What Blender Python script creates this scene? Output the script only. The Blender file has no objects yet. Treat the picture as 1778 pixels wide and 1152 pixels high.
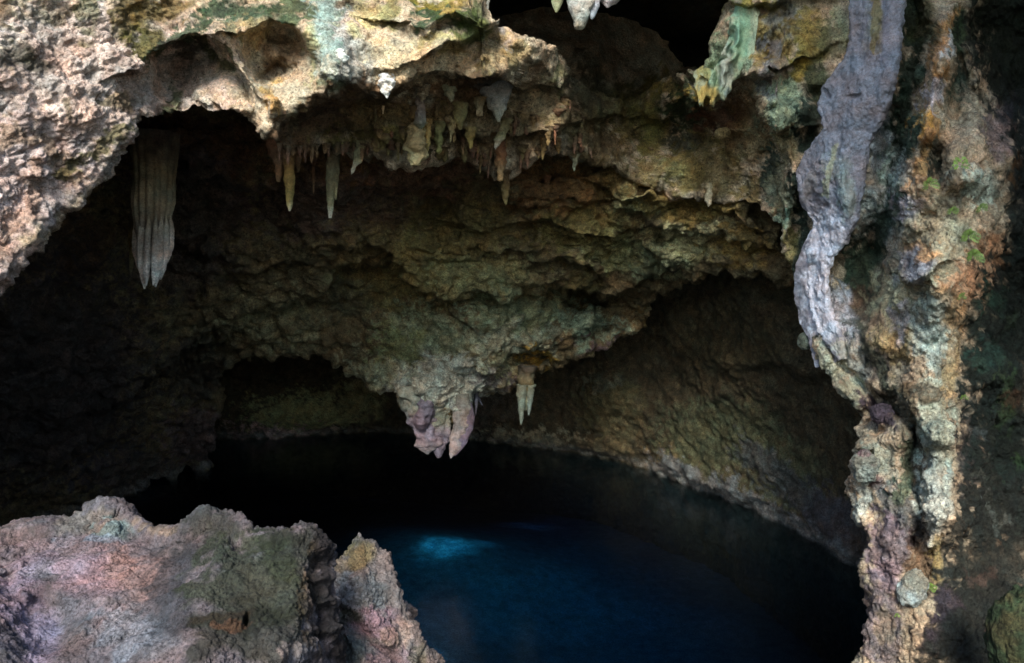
import bpy, math, random
import numpy as np
from mathutils import Vector
C = bpy.context.scene.collection
Q = 1.0            # mesh density multiplier
# ------------------------------------------------------------------ camera
F = 1300.0; CZ = 4.0; PITCH = math.atan((576 - 500) / F)
cam = bpy.data.cameras.new("camera"); co = bpy.data.objects.new("camera", cam); C.objects.link(co)
cam.sensor_width = 36; cam.lens = F / 1778 * 36; cam.clip_end = 500; cam.clip_start = .05
co.location = (0, 0, CZ); co.rotation_euler = (math.pi / 2 - PITCH, 0, 0)
bpy.context.scene.camera = co
# ------------------------------------------------------------------ light
SUN_EL, SUN_AZ = 36.0, 7.5          # light comes from above, behind the camera and to its left
w = bpy.data.worlds.new("World"); bpy.context.scene.world = w; w.use_nodes = True
nt = w.node_tree; bg = nt.nodes["Background"]
sky = nt.nodes.new("ShaderNodeTexSky"); sky.sky_type = 'NISHITA'; sky.sun_disc = False
sky.sun_elevation = math.radians(SUN_EL)
nt.links.new(sky.outputs[0], bg.inputs[0]); bg.inputs[1].default_value = 0.15
sl = bpy.data.lights.new("sun", 'SUN'); sl.energy = 3.2; sl.angle = math.radians(20); sl.color = (1.0, .95, .89)
so = bpy.data.objects.new("sun", sl); C.objects.link(so)
_d = Vector((math.sin(math.radians(SUN_AZ)) * math.cos(math.radians(SUN_EL)), math.cos(math.radians(SUN_AZ)) * math.cos(math.radians(SUN_EL)), -math.sin(math.radians(SUN_EL))))
so.rotation_euler = _d.to_track_quat('-Z', 'Y').to_euler(); so.location = (-6, -8, 12)
sky.sun_rotation = math.atan2(-_d.x, -_d.y)
vs = bpy.context.scene.view_settings
vs.view_transform = 'Standard'; vs.look = 'None'; vs.gamma = 1; vs.exposure = 1.35
# ------------------------------------------------------------------ projection helpers
cp, sp = math.cos(PITCH), math.sin(PITCH)
def at(px, py, d):
    px = np.asarray(px, float); py = np.asarray(py, float); d = np.asarray(d, float)
    X = (px - 889) / F * d; Z = (576 - py) / F * d
    return np.stack([X + 0 * Z, d * cp + Z * sp, CZ + Z * cp - d * sp], -1)
def proj(P):
    y = P[..., 1]; z = P[..., 2] - CZ
    d = y * cp - z * sp; Z = y * sp + z * cp
    d = np.maximum(d, .2)
    return 889 + P[..., 0] / d * F, 576 - Z / d * F
def wl(px, py):                       # depth at which the ray through this direction meets the water
    return CZ / (sp - (576 - py) / F * cp)
# ------------------------------------------------------------------ noise
_r = np.random.RandomState(7); PERM = _r.permutation(256); PERM = np.concatenate([PERM] * 3).astype(np.int32)
G = _r.normal(size=(256, 3)); G /= np.linalg.norm(G, axis=1)[:, None]; G = G.astype(np.float32)
J = _r.rand(256, 3).astype(np.float32)
def _h(ix, iy, iz): return PERM[PERM[PERM[ix & 255] + (iy & 255)] + (iz & 255)]
def perlin(P):
    P = P.astype(np.float32); I = np.floor(P).astype(np.int32); f = P - I; u = f * f * f * (f * (f * 6 - 15) + 10)
    out = 0
    for a in (0, 1):
        wx = u[:, 0] if a else 1 - u[:, 0]
        for b in (0, 1):
            wy = u[:, 1] if b else 1 - u[:, 1]
            for c in (0, 1):
                wz = u[:, 2] if c else 1 - u[:, 2]
                g = G[_h(I[:, 0] + a, I[:, 1] + b, I[:, 2] + c)]
                out = out + wx * wy * wz * (g[:, 0] * (f[:, 0] - a) + g[:, 1] * (f[:, 1] - b) + g[:, 2] * (f[:, 2] - c))
    return out * 1.6
def fbm(P, f, n=4, g=.5, off=0.):
    s = 0; a = 1.
    for i in range(n):
        s = s + a * perlin(P * f + off + i * 17.3); f *= 2.03; a *= g
    return s
def ridged(P, f, n=3, g=.55, off=0.):
    s = 0; a = 1.
    for i in range(n):
        s = s + a * (1 - np.abs(perlin(P * f + off + i * 9.7)) * 2); f *= 2.1; a *= g
    return s
def worley(P, f, off=0.):
    P = (P * f + off).astype(np.float32); I = np.floor(P).astype(np.int32); fr = P - I
    f1 = np.full(len(P), 9., np.float32); f2 = f1.copy()
    for a in (-1, 0, 1):
        for b in (-1, 0, 1):
            for c in (-1, 0, 1):
                j = J[_h(I[:, 0] + a, I[:, 1] + b, I[:, 2] + c)]
                d = (j[:, 0] + a - fr[:, 0]) ** 2 + (j[:, 1] + b - fr[:, 1]) ** 2 + (j[:, 2] + c - fr[:, 2]) ** 2
                f2 = np.minimum(f2, np.maximum(f1, d)); f1 = np.minimum(f1, d)
    return np.sqrt(f1), np.sqrt(f2)
def rbf(ctl):
    c = np.array([(a, b) for a, b, _ in ctl], float) / 300
    v = np.array([1 / (wl(a, b) if d is None else d) for a, b, d in ctl])
    def k(r): return r
    A = k(np.linalg.norm(c[:, None] - c[None], axis=2)) + np.eye(len(c)) * -.03
    n = len(c); M = np.zeros((n + 1, n + 1)); M[:n, :n] = A; M[n, :n] = 1; M[:n, n] = 1
    wgt = np.linalg.solve(M, np.append(v, 0))
    def ev(px, py):
        q = np.stack([np.ravel(px), np.ravel(py)], 1) / 300; o = np.full(len(q), wgt[n])
        for i in range(n): o += wgt[i] * np.hypot(q[:, 0] - c[i, 0], q[:, 1] - c[i, 1])
        return 1 / np.clip(o, 1 / 40., 1 / 1.2).reshape(np.shape(px))
    return ev
def pdist(px, py, poly):              # distance to a polyline, signed: + on the lower side
    best = np.full(px.shape, 1e9); sg = np.ones(px.shape)
    for (x0, y0), (x1, y1) in zip(poly[:-1], poly[1:]):
        dx, dy = x1 - x0, y1 - y0; L = dx * dx + dy * dy
        t = np.clip(((px - x0) * dx + (py - y0) * dy) / L, 0, 1)
        ex, ey = px - x0 - t * dx, py - y0 - t * dy
        d = np.hypot(ex, ey); m = d < best
        best = np.where(m, d, best); sg = np.where(m, np.sign(dx * (py - y0) - dy * (px - x0)), sg)
    return best, sg
def features(px, py, P, feats):       # metres towards the viewer
    o = np.zeros(px.shape)
    wx = 16 * perlin(P * 2.3 + 5) + 6 * perlin(P * 7 + 9); wy = 16 * perlin(P * 2.3 + 35) + 6 * perlin(P * 7 + 39)
    x, y = px + wx, py + wy
    for f in feats:
        if f[0] == 'ledge':           # poly, amp, width above, width below
            d, s = pdist(x, y, f[1]); ww = np.where(s < 0, f[3], f[4]); o += f[2] * np.exp(-(d / ww) ** 2)
        elif f[0] == 'line':
            d, s = pdist(x, y, f[1]); o += f[2] * np.exp(-(d / f[3]) ** 2)
        elif f[0] == 'bump':          # x,y,rx,ry,amp
            q = ((x - f[1]) / f[3]) ** 2 + ((y - f[2]) / f[4]) ** 2; o += f[5] * np.exp(-q ** 1.5)
    return o
def paint(px, py, P, base, splats, warp=22):
    col = np.tile(np.array(base, np.float32), (len(px), 1))
    n1 = perlin(P * 3.1 + 50); n2 = perlin(P * 9 + 70); n3 = perlin(P * 3.1 + 150); n4 = perlin(P * 9 + 170); n5 = perlin(P * 22 + 11)
    x = px + warp * (n1 + .6 * n2 + .35 * n5); y = py + warp * (n3 + .6 * n4 + .35 * n5); brk = .32 * n2 + .25 * n5
    for s in splats:
        if isinstance(s[0], list):    # [poly], width, colour, strength
            A = np.array(s[0]); r = s[1] * 1.8
            k = np.nonzero((x > A[:, 0].min() - r) & (x < A[:, 0].max() + r) & (y > A[:, 1].min() - r) & (y < A[:, 1].max() + r))[0]
            if not len(k): continue
            d, _ = pdist(x[k], y[k], s[0]); q = d / s[1]; c, a = s[2], s[3]
        else:
            k = np.nonzero((np.abs(x - s[0]) < s[2] * 1.8) & (np.abs(y - s[1]) < s[3] * 1.8))[0]
            if not len(k): continue
            q = np.hypot((x[k] - s[0]) / s[2], (y[k] - s[1]) / s[3]); c, a = s[4], s[5]
        m = np.clip((1.15 - q + brk[k]) / .5, 0, 1); m = m * m * (3 - 2 * m) * a
        col[k] = col[k] * (1 - m[:, None]) + np.array(c, np.float32) * m[:, None]
    lum = col.mean(1, keepdims=True); return np.clip(lum + 1.32 * (col - lum), .004, .9)
# ------------------------------------------------------------------ mesh helpers
def grid_normals(P):
    du = np.gradient(P, axis=0); dv = np.gradient(P, axis=1)
    n = np.cross(du, dv); return n / (np.linalg.norm(n, axis=2, keepdims=True) + 1e-9)
def quads(nu, nv, wrap=False):
    i = np.arange(nu if wrap else nu - 1); j = np.arange(nv - 1); I, K = np.meshgrid(i, j, indexing='ij')
    I2 = (I + 1) % nu
    return np.stack([I * nv + K, I * nv + K + 1, I2 * nv + K + 1, I2 * nv + K], -1).reshape(-1, 4)
def mesh(name, V, Fq, mat, parent=None, col=None, smooth=True, loc=(0, 0, 0)):
    V = np.asarray(V, np.float32).reshape(-1, 3) - np.array(loc, np.float32); Fq = np.asarray(Fq, np.int32); k = Fq.shape[1]
    me = bpy.data.meshes.new(name); me.vertices.add(len(V)); me.vertices.foreach_set('co', V.ravel())
    me.loops.add(Fq.size); me.loops.foreach_set('vertex_index', Fq.ravel())
    me.polygons.add(len(Fq)); me.polygons.foreach_set('loop_start', np.arange(0, Fq.size, k, dtype=np.int32))
    me.polygons.foreach_set('loop_total', np.full(len(Fq), k, np.int32))
    me.polygons.foreach_set('use_smooth', np.full(len(Fq), smooth))
    me.update(calc_edges=True)
    if col is not None:
        a = me.color_attributes.new('tint', 'FLOAT_COLOR', 'POINT')
        a.data.foreach_set('color', np.concatenate([col, np.ones((len(col), 1))], 1).astype(np.float32).ravel())
    me.materials.append(mat); o = bpy.data.objects.new(name, me); C.objects.link(o); o.location = loc
    if parent is not None:
        o.parent = parent
    return o
def tag(o, label=None, cat=None, group=None, kind=None):
    for k, v in (('label', label), ('category', cat), ('group', group), ('kind', kind)):
        if v: o[k] = v
    return o
def empty(name, loc, label, cat, group=None):
    o = bpy.data.objects.new(name, None); C.objects.link(o); o.location = loc; o.empty_display_size = .1
    return tag(o, label, cat, group)
# ------------------------------------------------------------------ materials
def rock(name, rough=.85, bump=1., fine=1., contrast=1., dark=(.03, .032, .02), darkamt=.35, spec=.25, specks=.62):
    m = bpy.data.materials.new(name); m.use_nodes = True; n = m.node_tree; L = n.links.new; N = n.nodes.new
    b = n.nodes['Principled BSDF']; b.inputs['Roughness'].default_value = rough; b.inputs['Specular IOR Level'].default_value = spec
    at_ = N('ShaderNodeAttribute'); at_.attribute_name = 'tint'; tc = N('ShaderNodeNewGeometry')
    def noise(s, d=4, r=.6):
        x = N('ShaderNodeTexNoise'); x.inputs['Scale'].default_value = s; x.inputs['Detail'].default_value = d; x.inputs['Roughness'].default_value = r
        L(tc.outputs['Position'], x.inputs['Vector']); return x
    def mr(src, a, b_, c, d_):
        x = N('ShaderNodeMapRange'); L(src, x.inputs[0])
        for i, v in enumerate((a, b_, c, d_)): x.inputs[i + 1].default_value = v
        return x.outputs[0]
    n1 = noise(5.5, 6, .65); n2 = noise(31, 5, .7); n3 = noise(2.2, 5, .7); n4 = noise(95, 3, .6)
    k = .45 * contrast
    v1 = mr(n1.outputs[0], .3, .7, 1 - k, 1 + k); v2 = mr(n2.outputs[0], .3, .7, 1 - k * .9, 1 + k * .9); v4 = mr(n4.outputs[0], .3, .7, 1 - k * .5, 1 + k * .5)
    mu = N('ShaderNodeMath'); mu.operation = 'MULTIPLY'; L(v1, mu.inputs[0]); L(v2, mu.inputs[1])
    mu2 = N('ShaderNodeMath'); mu2.operation = 'MULTIPLY'; L(mu.outputs[0], mu2.inputs[0]); L(v4, mu2.inputs[1])
    sc = N('ShaderNodeVectorMath'); sc.operation = 'SCALE'; L(at_.outputs['Color'], sc.inputs[0]); L(mu2.outputs[0], sc.inputs['Scale'])
    # hue drift between warm and cool mineral stain
    hs = N('ShaderNodeMix'); hs.data_type = 'RGBA'; hs.blend_type = 'MULTIPLY'; hs.inputs['Factor'].default_value = 1
    rmp = N('ShaderNodeValToRGB'); e = rmp.color_ramp.elements; e[0].position = .36; e[0].color = (1.09, .98, .86, 1); e[1].position = .62; e[1].color = (.86, 1.03, 1.05, 1)
    n5 = noise(3.7, 5, .7); L(n5.outputs[0], rmp.inputs[0]); L(sc.outputs[0], hs.inputs[6]); L(rmp.outputs[0], hs.inputs[7])
    dk = N('ShaderNodeMix'); dk.data_type = 'RGBA'; dk.inputs[7].default_value = (*dark, 1)
    msk = mr(n3.outputs[0], .52, .66, 0, darkamt); n6 = noise(17, 4, .7); mk2 = mr(n6.outputs[0], .4, .6, .3, 1)
    mm = N('ShaderNodeMath'); mm.operation = 'MULTIPLY'; L(msk, mm.inputs[0]); L(mk2, mm.inputs[1])
    L(mm.outputs[0], dk.inputs[0]); L(hs.outputs[2], dk.inputs[6]); L(dk.outputs[2], b.inputs['Base Color'])
    # dark lichen specks and pores
    n7 = noise(48 * fine ** .6, 4, .75); sp_ = mr(n7.outputs[0], .50, .62, 1.12, 1 - specks); n8 = noise(9, 3, .6); pf = mr(n8.outputs[0], .35, .6, .35, 1)
    s1 = N('ShaderNodeMix'); L(pf, s1.inputs[0]); s1.inputs[2].default_value = 1; L(sp_, s1.inputs[3])
    sv = N('ShaderNodeVectorMath'); sv.operation = 'SCALE'; L(dk.outputs[2], sv.inputs[0]); L(s1.outputs[0], sv.inputs['Scale']); L(sv.outputs[0], b.inputs['Base Color'])
    # small relief: pitted, crumbly
    vo = N('ShaderNodeTexVoronoi'); vo.inputs['Scale'].default_value = 26 * fine; L(tc.outputs['Position'], vo.inputs['Vector'])
    wn = noise(60 * fine, 5, .7)
    ad = N('ShaderNodeMath'); ad.operation = 'MULTIPLY_ADD'; L(vo.outputs['Distance'], ad.inputs[0]); ad.inputs[1].default_value = -.45; L(wn.outputs[0], ad.inputs[2])
    bp = N('ShaderNodeBump'); bp.inputs['Distance'].default_value = .03 * bump; bp.inputs['Strength'].default_value = .9; L(ad.outputs[0], bp.inputs['Height'])
    L(bp.outputs[0], b.inputs['Normal'])
    return m
M_ROCK = rock('limestone', bump=1.5, contrast=1.15, darkamt=.5, specks=.7); M_CEIL = rock('cave_limestone', darkamt=.6, bump=1.7, contrast=1.25, rough=.8); M_FLOW = rock('flowstone', bump=.6, contrast=.6, darkamt=.12, rough=.75, fine=1.6, specks=.28)
M_BOUL = rock('boulder_limestone', fine=2.4, bump=.6, contrast=1.1, darkamt=.45, specks=.7); M_DRIP = rock('dripstone', bump=.5, contrast=.8, darkamt=.3, fine=1.8, rough=.6, specks=.4)
M_DARK = rock('wet_dark_rock', darkamt=.6)
# ------------------------------------------------------------------ sheet of rock between two authored curves, rounded over at its rims
def resample(keys, n):
    K = np.array([[*a, *b] for a, b in keys], float); d = np.diff(K, axis=0)
    L = np.maximum(np.hypot(d[:, 0], d[:, 1]) * .35, np.hypot(d[:, 2], d[:, 3])) + 1; s = np.concatenate([[0], np.cumsum(L)])
    u = np.linspace(0, s[-1], n); return np.stack([np.interp(u, s, K[:, i]) for i in range(4)], 1)
def sheet(name, keys, ctl, ns, nt, mat, base, splats, feats, r=.3, run=2.5, rt=.3, runt=1.5, jit=6, disp=None, warp=22, tpow=1., label=None, cat=None, kind=None, back=(0, 1, 0), nose=.9, post=None):
    ns = int(ns * Q); nt = int(nt * Q); K = resample(keys, ns); ev = rbf(ctl)
    # irregular rim
    S = np.stack([K[:, 2] / 40, K[:, 3] / 40, np.zeros(ns)], 1)
    K[:, 2] += jit * (perlin(S) + .6 * perlin(S * 3 + 4)); K[:, 3] += jit * (perlin(S + 31) + .7 * perlin(S * 3.1 + 8))
    def perp(a, b, o):                # unit image direction off the sheet, across the rim
        tx, ty = np.gradient(K[:, a]), np.gradient(K[:, b]); kk = max(5, ns // 40); ker = np.hanning(2 * kk + 3)[1:-1]; ker /= ker.sum()
        tx, ty = [np.convolve(np.pad(q, kk, 'edge'), ker, 'valid') for q in (tx, ty)]
        n = np.stack([ty, -tx], 1) / (np.hypot(tx, ty)[:, None] + 1e-9); sg = np.sign((n[:, 0] * (K[:, a] - K[:, o]) + n[:, 1] * (K[:, b] - K[:, o + 1])).mean())
        return n * sg
    nT, nB = perp(0, 1, 2), perp(2, 3, 0)
    for (n_, a, rr) in ((nT, 0, rt), (nB, 2, r)):
        if rr: K[:, a:a + 2] -= n_ * (.5 * rr * F / ev(K[:, a], K[:, a + 1]))[:, None]
    t = np.linspace(0, 1, nt) ** tpow
    px = K[:, 0:1] * (1 - t) + K[:, 2:3] * t; py = K[:, 1:2] * (1 - t) + K[:, 3:4] * t
    d = ev(px, py); P = at(px, py, d); f = np.zeros(px.shape)
    if feats: f = features(px.ravel(), py.ravel(), P.reshape(-1, 3), feats).reshape(px.shape); P = at(px, py, np.maximum(d - f, 1.5))
    def curl(E, I, r, run, n):        # E rim points, I outward image direction
        bk = E - np.array([0, 0, CZ]); bk /= np.linalg.norm(bk, axis=1)[:, None]; o = np.stack([I[:, 0], 0 * I[:, 0], -I[:, 1]], 1); o /= np.linalg.norm(o, axis=1)[:, None] + 1e-9
        ker = np.ones(41) / 41; o = np.stack([np.convolve(np.pad(o[:, i], 20, 'edge'), ker, 'valid') for i in range(3)], 1); o /= np.linalg.norm(o, axis=1)[:, None] + 1e-9
        rows = []
        for ph in np.linspace(0, math.pi, n)[1:]:
            rows.append(E + r * (.55 * math.sin(ph) * o + nose * (1 - math.cos(ph)) * bk))
        for q in np.linspace(0, 1, n)[1:]:
            rows.append(E + r * 2 * nose * bk + run * q * (.75 * bk - .66 * o))
        return np.stack(rows, 1)
    k = max(2, nt // 30); nc = max(10, int(34 * Q))
    parts = []
    if rt: parts.append(curl(P[:, 0], nT, rt, runt, nc)[:, ::-1])
    parts.append(P); 
    if r: parts.append(curl(P[:, -1], nB, r, run, nc))
    P = np.concatenate(parts, 1); nu, nv = P.shape[:2]
    nT_, core = (parts[0].shape[1] if rt else 0), nt
    cam_ = np.array([0, 0, CZ]) - P; cam_ /= np.linalg.norm(cam_, axis=2, keepdims=True); wc = np.zeros((1, nv, 1)); wc[:, nT_:nT_ + core] = .5
    G0 = grid_normals(P); SG = 1. if (G0[:, nT_ + core // 2] * cam_[:, nT_ + core // 2]).sum() > 0 else -1.
    def normals(P, k):
        N = grid_normals(P) * SG + wc * cam_
        for ax, n in ((0, P.shape[0]), (1, P.shape[1])):
            kk = max(1, min(k, n // 8)); c = np.cumsum(np.concatenate([np.repeat(N.take([0], ax), kk + 1, ax), N, np.repeat(N.take([-1], ax), kk, ax)], ax), ax)
            hi = np.take(c, np.arange(2 * kk + 1, 2 * kk + 1 + n), ax); lo = np.take(c, np.arange(0, n), ax); N = hi - lo
        return N / (np.linalg.norm(N, axis=2, keepdims=True) + 1e-9)
    for i, stage in enumerate(disp):
        V = P.reshape(-1, 3); px, py = proj(V); o = stage(V, px, py); o = o - np.mean(o)
        P = P + normals(P, [int(16 * Q) + 2, int(9 * Q) + 2, 2][min(i, 2)]) * o.reshape(nu, nv)[..., None]
    V = P.reshape(-1, 3); px, py = proj(V)
    col = paint(px, py, V, base, splats, warp)
    if post: col = post(V, col)
    zbuffer(name, V)
    cen = V.mean(0); cen[2] = V[:, 2].min()
    o = mesh(name, V, quads(nu, nv), mat, col=col, loc=tuple(cen)); tag(o, label, cat, None, kind); return o
ZB = {}
def zbuffer(name, V):                 # nearest depth of a finished sheet, so that things can be seated on it
    px, py = proj(V); y = V[:, 1]; z = V[:, 2] - CZ; d = y * cp - z * sp; i = ((px + 200) / 8).astype(int); k = ((py + 200) / 8).astype(int)
    ok = (i >= 0) & (i < 280) & (k >= 0) & (k < 200); B = np.full((280, 200), 99., np.float32); np.minimum.at(B, (i[ok], k[ok]), d[ok]); ZB[name] = B
def dz(x, y, names=('cave_mouth', 'cave_ceiling'), r=1):
    i, k = int((x + 200) / 8), int((y + 200) / 8); return float(np.median(np.min([ZB[n][max(i - r, 0):i + r + 1, max(k - r, 0):k + r + 1] for n in names], axis=0)))
def blob(px, py, x, y, rx, ry): return np.exp(-(((px - x) / rx) ** 2 + ((py - y) / ry) ** 2))
exec_stats = []
# ------------------------------------------------------------------ cave mouth: the near rock round the opening
CREAM = (.46, .375, .29); PINK = (.52, .425, .39); BROWN = (.13, .085, .055); RUST = (.20, .10, .065); MOSS = (.03, .055, .03); OLIVE = (.14, .125, .05)
PALEGREEN = (.25, .33, .26); ORANGE = (.40, .25, .15); GREY = (.25, .255, .28); OCHRE = (.36, .26, .12); WHITE = (.60, .58, .60); BLACK = (.02, .02, .022); PURPLE = (.22, .17, .24)
mouth_keys = [
 ((-1500, -700), (-800, 1900)), ((-700, -700), (-300, 1050)), ((-400, -700), (-110, 720)), ((-300, -700), (-20, 505)), ((-250, -700), (45, 405)), ((-200, -700), (75, 352)), ((-50, -700), (140, 322)),
 ((50, -700), (190, 262)), ((150, -700), (250, 215)), ((220, -700), (330, 200)), ((300, -700), (400, 203)), ((360, -700), (440, 240)), ((430, -700), (500, 262)),
 ((540, -700), (600, 255)), ((600, -700), (660, 262)), ((680, -700), (740, 284)), ((740, -700), (800, 262)), ((800, -500), (850, 300)), ((838, -60), (878, 302)),
 ((862, 30), (920, 275)), ((905, 60), (960, 262)), ((955, 88), (1010, 265)), ((985, 140), (1060, 290)), ((1060, 178), (1110, 320)), ((1130, 150), (1180, 340)),
 ((1175, 125), (1250, 350)), ((1215, 118), (1310, 365)), ((1238, 70), (1345, 400)), ((1277, 5), (1365, 460)), ((1290, -80), (1375, 520)), ((1330, -700), (1405, 590)),
 ((1480, -700), (1440, 640)), ((1560, -700), (1490, 710)), ((1650, -700), (1512, 760)), ((1750, -700), (1495, 790)), ((1900, -600), (1485, 830)),
 ((2100, -200), (1495, 880)), ((2400, 300), (1515, 960)), ((2500, 700), (1520, 1000)), ((2500, 1000), (1505, 1060)), ((2500, 1200), (1505, 1120)),
 ((2500, 1600), (1490, 1200)), ((2500, 2200), (1490, 1700))]
mouth_ctl = [
 (-1500, -700, 3.2), (-1500, 500, 3.2), (-800, 1900, 3.4), (-700, 300, 4.2), (-300, -700, 5.6), (-300, 300, 4.9), (0, 500, 5.2), (0, 100, 5.3), (150, 200, 5.8), (75, 340, 5.9), (140, 300, 6.0), (250, 60, 6.4), (310, 130, 6.9), (330, 190, 6.6),
 (400, 60, 6.6), (400, 170, 6.6), (480, 90, 7.0), (450, 230, 6.8), (500, 255, 7.1), (580, 60, 6.8), (580, 160, 6.9), (600, 250, 7.9), (700, 60, 7.0), (700, 140, 7.1), (740, 200, 7.8), (740, 275, 8.2), (840, 20, 7.3), (860, 110, 7.7),
 (870, 200, 8.2), (870, 290, 8.5), (960, 120, 8.4), (1000, 250, 9.0), (1100, 220, 10.4), (1100, 320, 10.0), (1150, 140, 10.2), (1200, 260, 9.7), (1250, 340, 9.5), (1230, 130, 8.6), (1300, 50, 8.1), (1340, 380, 8.9),
 (1340, 150, 7.9), (1370, 500, 8.6), (1400, 600, 8.3), (1400, 300, 7.8), (1480, 100, 7.6), (1480, 300, 7.5), (1460, 450, 7.6), (1460, 600, 7.7), (1500, 750, 7.6), (1500, 850, 7.2), (1505, 1100, 6.7), (1560, 250, 7.1), (1560, 450, 6.9), (1560, 650, 6.7),
 (1570, 900, 6.6), (1640, 100, 6.3), (1640, 300, 6.0), (1630, 500, 5.9), (1630, 750, 6.0), (1630, 900, 6.1), (1610, 1100, 6.3), (1705, 60, 7.6), (1690, 250, 6.2), (1735, 380, 6.3), (1780, 330, 7.3), (1700, 560, 7.0), (1740, 600, 7.5), (1690, 760, 7.1), (1740, 800, 7.6), (1690, 950, 7.0), (1778, 500, 7.6), (1778, 900, 7.4),
 (1778, 150, 7.8), (2100, 300, 5.8), (2500, 0, 3.6), (2500, 1200, 3.6), (2000, 1500, 4.8), (1490, 1700, 6.2), (600, -700, 6.8), (1400, -700, 7.2), (0, -700, 6.0), (2000, -700, 5)]
mouth_feats = [
 ('ledge', [(235, 120), (262, 108), (285, 78), (330, 62), (372, 74), (402, 104)], .34, 55, 9), ('bump', 322, 128, 50, 44, -.30), ('bump', 360, 60, 60, 26, .15),
 ('ledge', [(425, 48), (470, 34), (520, 55), (548, 100), (552, 125)], .30, 50, 10), ('bump', 485, 92, 52, 42, -.28), ('bump', 480, 118, 22, 9, -.2), ('bump', 475, 175, 16, 34, .22), ('bump', 485, 100, 16, 10, .15),
 ('ledge', [(478, 232), (500, 196), (545, 172), (585, 152), (620, 150), (665, 158), (700, 140), (745, 130), (790, 128), (835, 136)], .55, 130, 14),
 ('ledge', [(705, 35), (735, 42), (760, 25), (800, 24), (850, 30)], .25, 60, 12), ('ledge', [(760, 82), (805, 62), (845, 32)], .30, 70, 10),
 ('ledge', [(830, 140), (900, 110), (955, 90)], .25, 60, 16), ('line', [(950, 88), (975, 130), (985, 170), (950, 225), (930, 260)], .22, 22), ('ledge', [(840, 140), (890, 142)], .25, 30, 8),
 ('line', [(845, 60), (860, 120), (850, 180)], .14, 16), ('line', [(590, 40), (585, 150)], .2, 34), ('line', [(270, 130), (265, 210)], .14, 14), ('line', [(395, 110), (420, 170), (430, 215)], -.12, 10),
 ('line', [(415, 200), (412, 230)], .1, 8), ('ledge', [(650, 235), (700, 245), (780, 225), (850, 235)], .3, 50, 10), ('ledge', [(950, 225), (1000, 205), (1060, 205)], .28, 50, 9),
 ('bump', 1180, 175, 55, 40, .45), ('bump', 1190, 225, 50, 40, -.3), ('line', [(1075, 190), (1085, 240), (1075, 280)], .2, 16),
 ('ledge', [(1225, 184), (1250, 176), (1268, 150), (1300, 132), (1330, 122)], .35, 90, 9), ('ledge', [(1275, 14), (1310, 6), (1360, 0)], .25, 60, 8),
 ('bump', 1335, 80, 26, 26, -.2), ('bump', 1335, 80, 12, 12, .2), ('line', [(1375, 60), (1345, 110), (1345, 170)], .16, 11), ('bump', 1350, 200, 36, 50, .25), ('ledge', [(1325, 205), (1350, 232), (1385, 225)], .2, 50, 8),
 ('bump', 1145, 296, 36, 26, .28), ('bump', 1255, 232, 14, 11, .2), ('bump', 1230, 335, 14, 26, .2), ('ledge', [(1330, 370), (1300, 345), (1270, 350)], .2, 40, 8),
 ('line', [(1412, 160), (1404, 300), (1380, 400), (1388, 480), (1394, 570)], -.2, 14), ('line', [(1368, 280), (1362, 400), (1372, 480)], .25, 20), ('bump', 1340, 295, 26, 40, -.25),
 ('line', [(1572, 0), (1575, 90), (1555, 200), (1548, 330), (1520, 440)], -.42, 24), ('bump', 1490, 480, 40, 60, -.45), ('bump', 1500, 540, 34, 40, -.25), ('bump', 1590, 470, 34, 26, .3), ('ledge', [(1560, 478), (1595, 484), (1620, 470)], .22, 40, 7),
 ('line', [(1655, 30), (1640, 60), (1628, 130), (1620, 170), (1612, 230)], .2, 20), ('line', [(1612, 230), (1580, 320), (1570, 380)], .25, 26), ('line', [(1600, 40), (1600, 130), (1592, 200)], -.25, 18), ('line', [(1665, 110), (1660, 220), (1620, 260)], -.22, 18),
 ('bump', 1630, 290, 22, 34, -.35), ('bump', 1700, 310, 40, 36, .22), ('bump', 1620, 580, 34, 34, .1),  ('line', [(1640, 760), (1630, 850), (1625, 920)], .15, 26),
 ('line', [(1590, 760), (1596, 850), (1590, 930)], -.4, 16), ('bump', 1560, 880, 38, 100, .2), ('bump', 1512, 810, 26, 40, .3), ('bump', 1530, 715, 28, 26, -.3), ('bump', 1535, 732, 18, 14, .25), ('ledge', [(1410, 590), (1470, 690), (1520, 770)], .2, 30, 12),
 ('line', [(1445, 600), (1480, 650), (1540, 700), (1600, 760)], -.22, 14), ('bump', 1540, 640, 40, 30, -.2), ('bump', 1605, 690, 50, 26, .18), 
 ('line', [(1690, 0), (1695, 130)], .2, 14), ('bump', 1600, 1000, 24, 40, -.2), ('bump', 1735, 640, 60, 40, .25)]
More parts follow.
